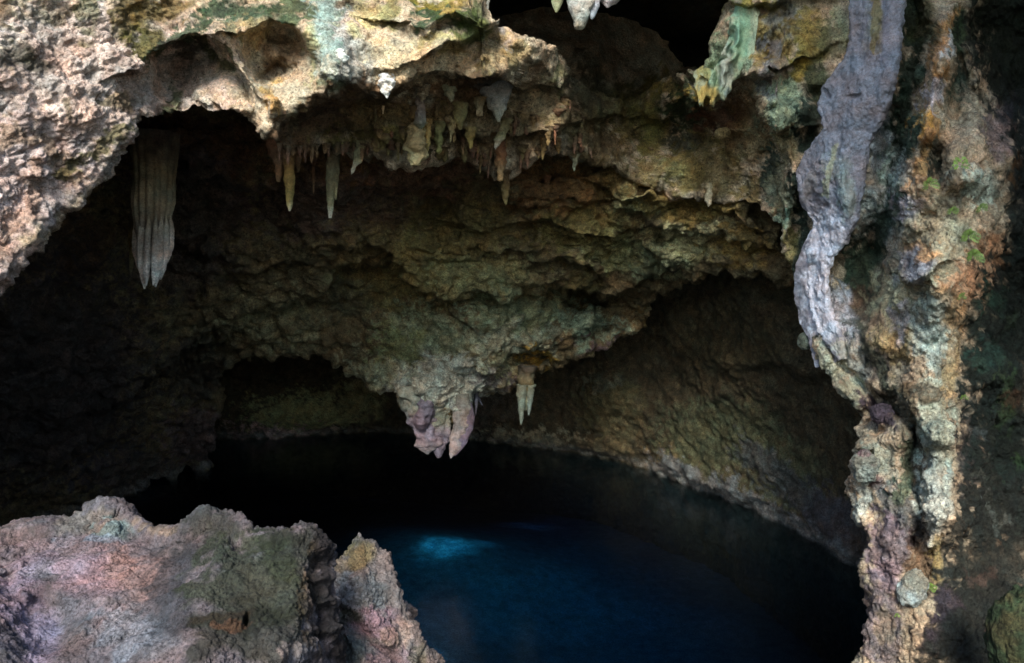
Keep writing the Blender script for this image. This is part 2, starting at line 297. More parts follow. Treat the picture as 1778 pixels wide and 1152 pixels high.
mouth_paint = [
 (150, 150, 260, 190, PINK, .9), (40, 300, 120, 120, (.52, .42, .41), .8), (-100, 300, 160, 300, (.5, .43, .42), .8), (20, 470, 90, 60, (.5, .36, .32), .8), ([(60, 300), (30, 380), (0, 420)], 20, (.3, .2, .15), .6),
 (20, 100, 46, 30, (.06, .05, .035), .85), (70, 110, 30, 14, (.07, .06, .04), .7), (100, 20, 60, 14, (.12, .10, .06), .6), (150, 20, 20, 60, (.10, .10, .05), .7), (0, 20, 20, 20, BROWN, .8),
 ([(0, 235), (60, 240), (100, 270), (130, 300)], 16, (.22, .16, .10), .6), ([(110, 300), (190, 250), (240, 215)], 12, (.16, .14, .07), .8), (120, 180, 18, 14, (.10, .08, .05), .8), (205, 180, 36, 16, (.12, .09, .05), .8), (225, 20, 30, 60, (.09, .07, .03), .9),
 (255, 70, 30, 36, (.10, .085, .035), .95), (280, 15, 60, 26, (.16, .11, .05), .9), ([(280, 95), (300, 62), (340, 50), (360, 30)], 14, MOSS, .9), ([(350, 70), (380, 95), (400, 110)], 10, (.06, .06, .03), .9), (320, 80, 46, 14, (.03, .025, .018), .8), (308, 180, 18, 24, (.10, .12, .06), .8), (295, 165, 8, 30, (.09, .10, .06), .7),
 (410, 20, 70, 26, MOSS, .92), (500, 12, 60, 20, (.035, .06, .03), .9), (400, 50, 12, 26, (.06, .09, .05), .7), (440, 60, 30, 30, (.36, .27, .15), .7), (485, 90, 40, 30, (.30, .2, .13), .7), (475, 105, 26, 12, (.10, .07, .045), .8), (475, 175, 16, 36, (.48, .30, .13), .7),
 (570, 40, 34, 60, (.34, .38, .34), .8), ([(560, 0), (570, 60), (575, 120)], 24, (.30, .35, .32), .7), ([(600, 20), (590, 90)], 8, (.06, .12, .08), .7), (545, 90, 14, 60, (.30, .30, .16), .6), (580, 140, 26, 14, (.10, .11, .06), .8), (525, 200, 40, 30, (.20, .17, .09), .8), (610, 60, 20, 60, (.42, .4, .4), .6),
 (620, 110, 40, 60, (.42, .41, .38), .7), (675, 15, 20, 40, (.16, .15, .06), .75), (640, 20, 30, 40, (.48, .42, .24), .7), (740, 110, 110, 50, (.54, .42, .29), .7), (600, 5, 20, 14, BROWN, .8), (745, 22, 34, 26, MOSS, .95), (790, 22, 60, 14, (.04, .06, .025), .9), (820, 48, 36, 24, (.08, .10, .035), .9), (770, 4, 60, 10, (.22, .17, .05), .8),
 (780, 70, 40, 14, (.30, .26, .12), .6), (835, 120, 14, 18, (.06, .06, .03), .9), (870, 60, 16, 30, (.30, .31, .33), .6), (895, 85, 26, 24, (.38, .29, .17), .7), (860, 100, 40, 40, (.24, .18, .09), .6),
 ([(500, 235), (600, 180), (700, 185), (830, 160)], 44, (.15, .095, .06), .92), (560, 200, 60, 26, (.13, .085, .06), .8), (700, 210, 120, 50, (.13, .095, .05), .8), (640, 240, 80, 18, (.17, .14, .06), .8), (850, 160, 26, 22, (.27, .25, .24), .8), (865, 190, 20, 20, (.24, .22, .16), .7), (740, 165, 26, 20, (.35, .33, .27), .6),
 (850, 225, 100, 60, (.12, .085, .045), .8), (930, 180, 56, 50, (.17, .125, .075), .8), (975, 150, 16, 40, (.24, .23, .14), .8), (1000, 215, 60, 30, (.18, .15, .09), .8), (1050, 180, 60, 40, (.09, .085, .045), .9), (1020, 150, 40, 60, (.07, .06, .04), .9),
 (1290, 240, 60, 50, (.19, .15, .08), .7), (1010, 300, 60, 30, (.12, .11, .05), .6), (1190, 300, 50, 40, (.14, .13, .06), .7), (1395, 90, 30, 60, (.22, .24, .12), .7), (1110, 200, 50, 70, (.11, .09, .04), .9), (1160, 150, 36, 20, (.22, .16, .06), .8), (1195, 185, 40, 50, (.03, .045, .02), .95), (1130, 220, 30, 60, (.16, .14, .06), .8), (1085, 230, 12, 50, (.19, .15, .08), .7), (1190, 240, 40, 30, (.04, .045, .03), .8), (1040, 260, 60, 40, (.10, .07, .035), .8),
 (1150, 295, 46, 26, (.28, .27, .15), .75), (1225, 290, 70, 60, (.17, .13, .06), .75), (1100, 310, 60, 30, (.15, .11, .06), .7), (1250, 200, 50, 36, (.14, .07, .05), .85), (1240, 110, 34, 60, (.28, .35, .24), .85), (1285, 60, 20, 60, (.20, .28, .20), .8), (1270, 120, 20, 40, (.36, .36, .28), .6), (1228, 165, 20, 22, (.42, .30, .12), .8),
 (1335, 70, 40, 50, (.28, .21, .09), .8), (1360, 30, 30, 40, (.26, .27, .26), .8), (1300, 8, 60, 8, (.30, .26, .09), .8), (1400, 60, 40, 60, (.26, .20, .08), .8), (1335, 80, 12, 24, (.07, .06, .03), .8), (1360, 190, 40, 66, (.28, .36, .27), .85), (1340, 120, 14, 60, (.22, .22, .24), .7), (1300, 200, 34, 60, (.22, .15, .09), .7), (1390, 130, 20, 30, (.32, .24, .08), .8),
 (1445, 60, 26, 40, (.08, .09, .05), .7), (1460, 40, 14, 40, (.25, .26, .18), .6), (1425, 150, 26, 36, (.05, .06, .03), .9), (1408, 215, 26, 50, (.028, .045, .035), .95), (1335, 300, 20, 46, (.03, .055, .045), .9), ([(1395, 300), (1390, 420), (1398, 500), (1400, 580)], 17, (.028, .045, .035), .95),
 (1365, 250, 24, 30, (.42, .33, .2), .7), (1360, 340, 22, 60, (.36, .36, .26), .8), (1350, 380, 16, 20, PALEGREEN, .8), (1300, 340, 26, 30, (.20, .15, .07), .8), (1370, 460, 16, 60, (.30, .26, .13), .8),
 (1530, 300, 60, 150, (.24, .26, .25), .85), (1525, 230, 26, 90, (.22, .24, .26), .85), (1545, 300, 10, 60, (.3, .36, .32), .7), (1575, 200, 20, 60, (.25, .34, .3), .7), ([(1578, 0), (1582, 100), (1568, 200), (1572, 260)], 22, (.03, .05, .035), .95), ([(1560, 330), (1540, 380), (1515, 430)], 20, (.03, .05, .035), .9), (1490, 470, 40, 66, (.03, .05, .035), .97), (1500, 530, 34, 36, (.08, .055, .04), .8),
 (1640, 75, 16, 22, (.62, .60, .66), .85), ([(1660, 30), (1630, 50), (1625, 130), (1610, 260), (1580, 330)], 12, (.45, .26, .13), .8), (1620, 165, 16, 28, (.48, .46, .5), .85), (1670, 60, 22, 46, MOSS, .95), (1665, 160, 20, 60, (.03, .06, .045), .9), (1630, 280, 24, 44, (.025, .035, .028), .95), (1605, 40, 24, 60, (.05, .06, .03), .85), (1600, 210, 14, 20, (.4, .26, .1), .7),
 (1690, 250, 60, 90, (.38, .32, .25), .8), (1600, 340, 34, 40, (.46, .33, .24), .8), (1700, 320, 36, 36, (.40, .46, .42), .8), (1740, 220, 30, 50, (.26, .20, .20), .8), (1570, 350, 26, 26, (.42, .38, .42), .7), (1630, 420, 70, 100, (.32, .30, .23), .8), (1600, 540, 40, 30, (.33, .35, .31), .7), (1590, 465, 36, 26, (.42, .40, .44), .8), (1600, 440, 40, 14, ORANGE, .7),
 (1735, 440, 40, 40, (.44, .27, .18), .85), (1690, 490, 44, 46, (.46, .29, .2), .85), (1660, 560, 20, 60, (.38, .27, .17), .7), (1620, 600, 40, 50, (.42, .48, .45), .8), (1560, 600, 40, 40, (.36, .27, .15), .7), (1550, 520, 40, 60, (.36, .34, .24), .7), (1570, 560, 20, 40, (.48, .42, .44), .6),
 (1450, 560, 40, 70, (.42, .42, .46), .8), (1440, 620, 36, 46, (.34, .35, .28), .8), (1490, 640, 26, 50, (.30, .32, .30), .8), (1480, 690, 30, 40, (.28, .30, .24), .8), (1530, 640, 30, 30, (.05, .045, .045), .9), (1530, 715, 30, 30, (.04, .032, .045), .95), (1560, 700, 30, 40, (.10, .09, .06), .8), ([(1480, 560), (1500, 600), (1530, 640), (1560, 680)], 15, (.05, .055, .04), .8),
 (1620, 740, 40, 100, (.32, .36, .31), .75), (1570, 720, 18, 60, (.10, .09, .07), .7), (1620, 690, 26, 12, (.12, .10, .08), .7), (1620, 860, 30, 90, (.42, .45, .42), .85), (1600, 680, 50, 16, (.12, .09, .06), .7), (1590, 790, 10, 60, (.05, .045, .04), .85), (1650, 640, 20, 60, (.34, .24, .14), .7), (1590, 900, 16, 60, (.04, .035, .035), .9),
 (1520, 790, 30, 26, (.20, .22, .19), .85), (1520, 830, 26, 24, (.12, .08, .09), .8), (1490, 870, 18, 36, (.42, .42, .38), .8), (1560, 880, 36, 60, (.16, .17, .17), .85), (1540, 950, 46, 66, (.17, .13, .15), .8), (1530, 1000, 30, 26, (.28, .21, .23), .5), (1575, 820, 16, 60, (.10, .13, .09), .8), (1530, 1090, 46, 90, (.13, .11, .13), .8), (1540, 1100, 20, 40, (.22, .17, .12), .5), (1600, 980, 30, 40, (.14, .09, .06), .8),
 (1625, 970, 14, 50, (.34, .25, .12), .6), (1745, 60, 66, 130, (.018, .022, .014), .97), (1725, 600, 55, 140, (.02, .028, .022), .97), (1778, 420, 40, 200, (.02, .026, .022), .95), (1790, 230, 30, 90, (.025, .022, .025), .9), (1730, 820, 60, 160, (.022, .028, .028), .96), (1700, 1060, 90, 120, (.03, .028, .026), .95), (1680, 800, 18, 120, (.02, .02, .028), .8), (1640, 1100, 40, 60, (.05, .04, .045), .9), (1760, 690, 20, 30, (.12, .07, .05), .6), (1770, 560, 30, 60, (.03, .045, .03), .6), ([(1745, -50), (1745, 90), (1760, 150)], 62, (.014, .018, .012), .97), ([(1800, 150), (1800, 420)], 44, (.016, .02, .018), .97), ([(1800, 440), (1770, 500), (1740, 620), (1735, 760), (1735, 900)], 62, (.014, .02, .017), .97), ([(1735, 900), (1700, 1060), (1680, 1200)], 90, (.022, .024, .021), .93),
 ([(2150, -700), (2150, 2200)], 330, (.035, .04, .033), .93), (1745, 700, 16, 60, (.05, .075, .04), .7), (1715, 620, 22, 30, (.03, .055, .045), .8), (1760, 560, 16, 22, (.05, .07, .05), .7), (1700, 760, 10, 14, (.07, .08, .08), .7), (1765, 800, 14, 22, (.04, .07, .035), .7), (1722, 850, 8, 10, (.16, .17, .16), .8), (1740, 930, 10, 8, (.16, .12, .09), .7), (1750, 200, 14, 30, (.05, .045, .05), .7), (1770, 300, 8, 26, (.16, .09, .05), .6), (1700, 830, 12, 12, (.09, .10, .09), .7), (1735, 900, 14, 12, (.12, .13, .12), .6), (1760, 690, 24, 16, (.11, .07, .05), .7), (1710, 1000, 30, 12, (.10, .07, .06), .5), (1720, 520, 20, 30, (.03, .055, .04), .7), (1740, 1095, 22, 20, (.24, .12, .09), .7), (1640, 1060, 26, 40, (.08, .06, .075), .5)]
mouth_paint = [(p[:-2] + (tuple(min(.7, v * 1.3) for v in p[-2]), p[-1])) if (not isinstance(p[0], list) and 1420 < p[0] < 1720 and max(p[-2]) > .2) else p for p in mouth_paint]
def mouth_d1(V, px, py):
    o = .16 * fbm(V, .55, 3) + .05 * ridged(V, 1.1, 2, off=3)
    return o
def mouth_d2(V, px, py):
    left = np.clip(1 - (px - 200) / 200, 0, 1) * (px < 420); right = np.clip((px - 1480) / 120, 0, 1) * np.clip((py - 120) / 200, .35, 1); rough = np.clip(.30 + .75 * left + .85 * right, 0, 1.2)
    W = V + .12 * np.stack([perlin(V * 3), perlin(V * 3 + 40), perlin(V * 3 + 80)], 1)
    f1, f2 = worley(W, 3.6); g1, g2 = worley(W * np.array([1, 1, .8]), 9.)
    o = rough * (.05 * (.55 - f1) + .05 * np.minimum(f2 - f1, .4) + .035 * (.5 - g1) + .03 * np.minimum(g2 - g1, .3))
    o += .05 * fbm(V, 3.2, 4, .55, 7) * (1.1 - .3 * rough)
    cen = np.clip(1 - np.abs(px - 780) / 420, 0, 1)     # runnels of dripped stone on the lower middle
    o += cen * .05 * ridged(V * np.array([1, .6, .22]), 4.5, 2) * np.clip((py - 90) / 100, 0, 1)
    o -= .035 * np.exp(-(perlin(W * 1.6 + 30) / .03) ** 2) * np.clip(perlin(V * 1.1 + 8) * 3, 0, 1)
    p = perlin(V * 6.5 + 20); o -= .05 * np.clip(p - .28, 0, 1) * 2
    return o
def mouth_d3(V, px, py):
    g1, g2 = worley(V + .03 * perlin(V * 14)[:, None], 21.); rough = np.clip(.5 + (px < 450) * .4 + (px > 1540) * .5, 0, 1)
    return rough * .034 * (.5 - g1) + .018 * rough * np.minimum(g2 - g1, .4) + .014 * fbm(V, 15, 3, .6, 3)
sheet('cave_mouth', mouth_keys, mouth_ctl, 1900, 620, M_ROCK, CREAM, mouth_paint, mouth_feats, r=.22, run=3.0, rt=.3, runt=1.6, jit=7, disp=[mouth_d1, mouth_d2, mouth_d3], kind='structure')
# ------------------------------------------------------------------ cave ceiling and left wall
ceil_keys = [((-500, 200), (-600, 1300)), ((-300, 200), (-300, 1010)), ((-100, 200), (-100, 950)), ((0, 200), (0, 922)), ((60, 160), (110, 895)), ((120, 120), (220, 864)), ((170, 100), (300, 832)), ((200, 90), (362, 803)),
 ((210, 90), (368, 745)), ((230, 90), (378, 685)), ((260, 90), (400, 634)), ((330, 90), (440, 626)), ((400, 90), (480, 622)), ((520, 100), (580, 622)), ((560, 110), (620, 650)), ((620, 110), (680, 666)), ((660, 110), (705, 700)),
 ((690, 110), (730, 720)), ((730, 120), (768, 728)), ((770, 130), (800, 705)), ((800, 140), (822, 688)), ((850, 150), (870, 668)), ((880, 170), (900, 655)), ((940, 190), (960, 642)), ((990, 210), (1010, 614)), ((1040, 230), (1060, 600)),
 ((1090, 240), (1105, 585)), ((1130, 240), (1130, 550)), ((1170, 240), (1155, 512)), ((1200, 240), (1180, 487)), ((1260, 250), (1260, 470)), ((1340, 280), (1370, 480)), ((1400, 300), (1430, 560)), ((1500, 350), (1560, 640))]
ceil_ctl = [(-500, 200, 5.2), (-300, 300, 6.2), (-100, 300, 6.8), (100, 200, 7.4), (100, 330, 8.4), (300, 150, 8.8), (330, 250, 9.0), (600, 150, 8.8), (600, 290, 9.2), (850, 250, 9.6), (900, 330, 10.1), (1200, 250, 10.4), (1400, 300, 9.6), (0, 450, 7.6), (-20, 600, 8.6),
 (0, 750, 10.2), (-300, 800, 9), (-600, 1300, None), (0, 922, None), (110, 895, None), (220, 862, None), (300, 832, None), (362, 803, None), (100, 600, 9.8), (250, 600, 11.4), (100, 800, 11.6), (200, 750, 12.7), (250, 430, 10.3), (400, 430, 10.8), (500, 350, 10.2), (600, 450, 11.5), (450, 560, 12.7), (480, 612, 12.9),
 (370, 740, 15.6), (320, 660, 14.2), (700, 450, 11.6), (750, 350, 10.8), (850, 480, 12.0), (700, 590, 12.3), (760, 700, 12.3), (900, 600, 12.8), (950, 560, 12.9), (1000, 470, 12.2), (1050, 590, 13.6), (1100, 400, 11.2), (1100, 520, 13.2), (1200, 440, 11.3), (1300, 400, 10.3),
 (1250, 360, 10.3), (1350, 470, 10.5), (1560, 640, 9.6)]
ceil_feats = [
 ('ledge', [(985, 400), (1040, 420), (1090, 398), (1150, 440), (1210, 462), (1280, 466), (1370, 474)], .32, 60, 16), ('ledge', [(1120, 380), (1200, 400), (1290, 395), (1330, 420)], .35, 40, 10),
 ('ledge', [(700, 470), (740, 505), (775, 520), (830, 498), (900, 510), (945, 490), (985, 500)], .5, 80, 10), ('ledge', [(760, 440), (840, 425), (900, 440), (960, 430), (1010, 460)], .35, 40, 9), ('ledge', [(1010, 500), (1060, 500), (1100, 490)], .3, 40, 9),
 ('bump', 880, 578, 110, 46, .45), ('bump', 1025, 520, 34, 18, -.55), ('bump', 1010, 560, 40, 34, .42), ('bump', 1075, 572, 34, 14, .3), ('bump', 915, 622, 36, 14, -.5), ('bump', 850, 620, 60, 30, .15),
 ('ledge', [(255, 655), (300, 612), (350, 580), (400, 545), (450, 520), (520, 512), (570, 480)], .55, 90, 16), ('bump', 460, 570, 90, 50, .3), ('ledge', [(620, 440), (690, 455), (720, 500), (780, 545)], .3, 70, 12), ('ledge', [(800, 385), (870, 390), (940, 380), (1000, 400)], .3, 50, 10),
 ('bump', 745, 670, 60, 40, .3), ('ledge', [(660, 640), (720, 615), (790, 625)], .12, 40, 8), ('line', [(560, 300), (550, 400), (560, 500)], .15, 40), ('ledge', [(330, 290), (420, 320), (520, 300), (620, 320), (760, 320)], .35, 60, 12),
 ('ledge', [(370, 440), (440, 452), (520, 430), (600, 452)], .3, 60, 12), ('ledge', [(120, 720), (210, 680), (280, 640)], .3, 60, 16), ('bump', 340, 760, 50, 50, .4), ('bump', 30, 560, 60, 120, .3),
 ('ledge', [(1085, 330), (1150, 350), (1220, 345), (1270, 370)], .35, 50, 9), ('bump', 1105, 345, 40, 24, .35), ('bump', 1060, 330, 26, 22, -.25), ('ledge', [(880, 335), (960, 350), (1030, 345)], .3, 40, 9), ('bump', 1140, 450, 44, 22, .28)]
ceil_paint = [
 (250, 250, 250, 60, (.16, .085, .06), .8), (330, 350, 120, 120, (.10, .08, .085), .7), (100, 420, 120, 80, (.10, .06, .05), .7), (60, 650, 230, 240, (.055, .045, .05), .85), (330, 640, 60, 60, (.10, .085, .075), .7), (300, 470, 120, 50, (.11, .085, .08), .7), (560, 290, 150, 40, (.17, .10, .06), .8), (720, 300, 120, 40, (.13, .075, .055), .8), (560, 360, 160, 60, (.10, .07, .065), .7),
 (480, 560, 90, 60, (.25, .22, .14), .75), (380, 600, 40, 40, (.22, .20, .14), .5), (700, 470, 130, 80, (.20, .16, .08), .75), (840, 480, 100, 50, (.26, .24, .14), .75), (900, 540, 100, 40, (.25, .27, .18), .8), (880, 590, 90, 30, (.34, .34, .26), .8),
 (760, 660, 110, 60, (.43, .43, .36), .9), (650, 640, 60, 30, (.30, .29, .2), .8), (740, 580, 90, 50, (.24, .25, .17), .8), (690, 600, 50, 30, (.2, .2, .1), .6), (930, 625, 36, 12, (.40, .26, .10), .9), (870, 640, 30, 20, (.32, .30, .2), .8), (1010, 560, 50, 34, (.20, .24, .18), .85), (1085, 570, 34, 14, (.26, .29, .22), .85),
 (1000, 500, 40, 30, (.12, .10, .05), .7), (930, 500, 60, 20, (.24, .2, .12), .7), (1100, 440, 120, 36, (.30, .29, .17), .8), (1200, 415, 110, 30, (.34, .31, .2), .85), (1140, 460, 50, 30, (.28, .29, .2), .8), (1290, 430, 60, 30, (.24, .17, .08), .8), (1000, 400, 100, 50, (.16, .13, .06), .7), (1050, 330, 80, 50, (.17, .12, .06), .8),
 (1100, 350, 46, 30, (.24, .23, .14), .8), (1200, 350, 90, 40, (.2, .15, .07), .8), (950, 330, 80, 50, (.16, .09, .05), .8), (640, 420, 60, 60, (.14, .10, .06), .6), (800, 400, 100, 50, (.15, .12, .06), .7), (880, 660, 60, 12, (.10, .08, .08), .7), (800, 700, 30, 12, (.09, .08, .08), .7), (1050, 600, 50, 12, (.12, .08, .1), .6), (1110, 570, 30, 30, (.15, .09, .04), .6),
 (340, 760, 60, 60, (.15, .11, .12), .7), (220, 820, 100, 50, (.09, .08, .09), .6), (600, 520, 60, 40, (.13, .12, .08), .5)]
ceil_paint = [(p[:-2] + (tuple(min(.6, v * (.8 if not isinstance(p[0], list) and p[0] < 420 else 1.45)) for v in p[-2]), p[-1])) for p in ceil_paint]; ceil_feats = [(f[:2] + (f[2] * 1.4,) + f[3:]) if f[0] != 'bump' else (f[:5] + (f[5] * 1.25,)) for f in ceil_feats]  # left colours darkened to paint its shadow in, the rest lifted for dim light
def ceil_d1(V, px, py): return .15 * fbm(V, .5, 3, off=9) + .07 * ridged(V * np.array([.8, 1, 1.6]), .9, 3, off=13)
def waterline(V, col):                # near black below the water, a paler mineral band just above it
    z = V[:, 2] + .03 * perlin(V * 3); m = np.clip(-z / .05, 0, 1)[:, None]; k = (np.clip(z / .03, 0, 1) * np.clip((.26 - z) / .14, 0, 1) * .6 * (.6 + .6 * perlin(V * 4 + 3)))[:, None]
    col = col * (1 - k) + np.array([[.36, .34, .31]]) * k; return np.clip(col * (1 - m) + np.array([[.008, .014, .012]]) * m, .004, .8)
def ceil_d2(V, px, py):
    W = V + .2 * np.stack([perlin(V * 2), perlin(V * 2 + 40), perlin(V * 2 + 80)], 1)
    A = W * np.array([.8, 1, 1.35]); f1, f2 = worley(A, 2.4); g1, g2 = worley(A, 6.)
    o = .2 * (.55 - f1) + .07 * np.minimum(f2 - f1, .4) + .06 * (.5 - g1) + .03 * np.minimum(g2 - g1, .3) + .08 * fbm(V, 2.4, 4, .55, 3)
    p = perlin(V * 4.2 + 20); return o - .09 * np.clip(p - .25, 0, 1) * 2
def ceil_d3(V, px, py):
    g1, g2 = worley(V + .04 * perlin(V * 10)[:, None], 15.); return .028 * (.5 - g1) + .02 * fbm(V, 11, 3, .6, 3)
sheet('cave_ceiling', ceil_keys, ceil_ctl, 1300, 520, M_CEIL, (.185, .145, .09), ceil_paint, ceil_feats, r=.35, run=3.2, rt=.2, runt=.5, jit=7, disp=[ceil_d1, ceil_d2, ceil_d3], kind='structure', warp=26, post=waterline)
# ------------------------------------------------------------------ far wall of the pool chamber
def under(px, d): return CZ, None
wall_keys = [((-400, 380), (-400, 905)), ((300, 400), (300, 915)), ((850, 400), (850, 950)), ((1000, 380), (1000, 985)), ((1140, 370), (1140, 1035)), ((1300, 370), (1300, 1145)), ((1400, 380), (1400, 1230)), ((1500, 380), (1500, 1340)), ((1600, 400), (1600, 1450)), ((1800, 400), (1800, 1700))]
wall_ctl = [(-400, 745, None), (100, 745, None), (300, 758, None), (370, 764, None), (480, 762, None), (600, 752, None), (680, 750, None), (850, 768, None), (920, 776, None), (1000, 786, None), (1080, 800, None), (1140, 818, None), (1200, 842, None), (1300, 883, None), (1400, 932, None), (1500, 990, None), (1560, 1060, None),
 (-400, 905, 22), (300, 915, 21.4), (850, 950, 20), (1000, 985, 18.4), (1140, 1035, 16.7), (1300, 1145, 13.8), (1400, 1230, 12.2), (1500, 1340, 10.6), (1600, 1450, 9.3), (1800, 1700, 7.6), (1300, 480, 11.5), (1200, 480, 13.3), (1200, 600, 14.3), (1100, 560, 15.6), (1000, 600, 17.2), (850, 600, 18.8), (600, 600, 20), (300, 600, 20.5),
 (1400, 500, 10.7), (1400, 700, 11.7), (1300, 700, 13.0), (1150, 700, 15.4), (1500, 800, 10.7), (1500, 600, 10.3), (1700, 700, 9), (1000, 700, 17.6), (600, 690, 20.2)]
wall_feats = [('ledge', [(1060, 600), (1080, 700), (1130, 770), (1160, 820)], .3, 60, 30), ('bump', 1060, 700, 50, 40, .35), ('bump', 1250, 820, 90, 40, .2), ('ledge', [(1150, 800), (1220, 835), (1310, 868), (1400, 910), (1490, 965)], .25, 26, 10), ('bump', 1260, 560, 70, 60, -.2),
 ('ledge', [(1180, 600), (1260, 630), (1340, 620), (1420, 640)], .3, 80, 20), ('ledge', [(420, 745), (600, 740), (700, 738)], .35, 14, 8), ('ledge', [(840, 750), (1000, 770), (1100, 785)], .3, 16, 8)]
wall_paint = [(520, 720, 100, 40, (.26, .25, .12), .8), (620, 700, 50, 40, (.20, .18, .09), .8), (480, 752, 100, 10, (.30, .20, .18), .9), (900, 760, 120, 14, (.22, .20, .14), .8), (1060, 700, 60, 60, (.24, .20, .10), .8), (1080, 760, 30, 40, (.33, .26, .14), .7), (1050, 660, 40, 14, (.28, .28, .2), .7), (1150, 790, 30, 20, (.34, .24, .12), .7),
 (1250, 760, 120, 70, (.17, .18, .10), .8), (1370, 830, 80, 60, (.2, .21, .12), .7), (1250, 600, 120, 70, (.13, .10, .05), .7), ([(1150, 810), (1220, 845), (1310, 880), (1400, 930), (1500, 985)], 26, (.30, .30, .30), .85), ([(1300, 790), (1420, 870), (1500, 930)], 30, (.16, .16, .17), .7), (1440, 900, 50, 60, (.13, .12, .14), .6), (1480, 950, 30, 30, (.12, .08, .06), .6),
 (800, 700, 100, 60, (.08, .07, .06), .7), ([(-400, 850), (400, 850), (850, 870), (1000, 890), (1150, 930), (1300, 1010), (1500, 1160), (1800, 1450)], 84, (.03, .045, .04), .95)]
wall_paint = [(p[:-2] + (tuple(min(.6, (.8 * v + .2 * sum(p[-2]) / 3) * (1.9 if not isinstance(p[0], list) and p[0] < 1000 else .74)) for v in p[-2]), p[-1])) for p in wall_paint]  # far part's colour lifted in place of light that hardly reaches it
def wall_d1(V, px, py): return .16 * fbm(V, .45, 3, off=29)
def wall_d2(V, px, py):
    f1, f2 = worley(V + .15 * perlin(V * 2)[:, None], 2.); return .045 * (.5 - f1) + .08 * fbm(V, 2.2, 4, .55, 33) + .04 * fbm(V, 8, 3, .6, 3)
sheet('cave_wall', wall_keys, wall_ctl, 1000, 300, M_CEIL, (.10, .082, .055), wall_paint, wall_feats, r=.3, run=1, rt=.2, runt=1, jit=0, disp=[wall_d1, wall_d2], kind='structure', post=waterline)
# ------------------------------------------------------------------ roof above the upper opening
roof_keys = [((700, -760), (780, -60)), ((840, -760), (850, -14)), ((920, -760), (930, -30)), ((1000, -760), (1010, -16)), ((1060, -760), (1080, -34)), ((1200, -760), (1200, -50)), ((1400, -760), (1360, -70))]
def roof_d(V, px, py): return .1 * fbm(V, 1.2, 4) + .03 * fbm(V, 7, 3)
sheet('cave_roof', roof_keys, [(700, -760, 7), (1400, -760, 7.2), (780, -60, 7.3), (1100, -40, 7.6), (1360, -70, 7.6), (1050, -400, 7.2)], 320, 160, M_ROCK, CREAM, [(1050, -60, 200, 60, (.3, .28, .24), .7)], [], r=.4, run=3, rt=.3, runt=1, jit=6, disp=[roof_d], kind='structure')
# ------------------------------------------------------------------ rock mass that encloses the chamber
def slab(name, fn, nu, nv, mat, base, kind, amp=.5, colf=None):
    u, v = np.meshgrid(np.linspace(0, 1, nu), np.linspace(0, 1, nv), indexing='ij'); P = fn(u, v); N = grid_normals(P); V = P.reshape(-1, 3)
    P = P + N * (amp * fbm(V, .35, 4, .5, 51)).reshape(P.shape[:2])[..., None]; V = P.reshape(-1, 3)
    col = np.tile(np.array(base, np.float32), (len(V), 1)) * (1 + .4 * fbm(V, .8, 3))[:, None]
    if colf is not None: col = colf(V, col)
    return tag(mesh(name, V, quads(nu, nv), mat, col=np.clip(col, .01, .8), loc=tuple(V.mean(0))), kind=kind)
def hill(u, v):                       # u runs left - over the top - right, v runs from the mouth to the back
    a = (u - .5) * 2 * math.radians(118); k = 1 - .0 * v; rx = 13.5; rz = 8.6
    y = 6.3 + v * 26; s = np.where(v > .8, np.sqrt(np.clip(1 - ((v - .8) / .2) ** 2, 0, 1)), 1)
    return np.stack([rx * np.sin(a) * s, y, 2.0 + rz * np.cos(a) * s], -1)
slab('hillside', hill, 160, 140, M_DARK, (.12, .10, .07), 'structure', .35)
def side(sgn):
    def f(u, v):                      # side walls of the sunken pit from the mouth back past the viewer
        y = 7.5 - u * 9; x = sgn * (13.5 - 5.5 * np.clip(u * 2.2, 0, 1)); return np.stack([x + 0 * v, y + 0 * v, -3 + v * (12.5 - 6 * u)], -1)
    return f
slab('unseen_rock', side(-1), 80, 60, M_DARK, (.25, .22, .18), 'structure', .3); slab('unseen_rock', side(1), 80, 60, M_DARK, (.2, .18, .14), 'structure', .3)
def sun_blocker(u, v):                       # unseen rock added high behind the viewer to keep sun off the right
    a = u * 2 * math.pi; b = .03 + v * (math.pi - .06); return np.stack([8.8 + 9 * np.sin(b) * np.cos(a), -4 + 2.6 * np.sin(b) * np.sin(a), 15.5 + 6.5 * np.cos(b)], -1)
slab('unseen_rock', sun_blocker, 90, 60, M_DARK, (.2, .18, .14), 'structure', .5)
def ground(u, v):
    x = (u - .5) * 60; y = -40 + v * 44.2; z = np.where(y < -2, 2.3 + (-2 - y) * .22, 2.3); z = np.where(y > 1.6, 2.3 - (y - 1.6) * 2.3, z); return np.stack([x, y, z], -1)
slab('ground', ground, 160, 180, M_ROCK, (.38, .35, .29), 'structure', .1)
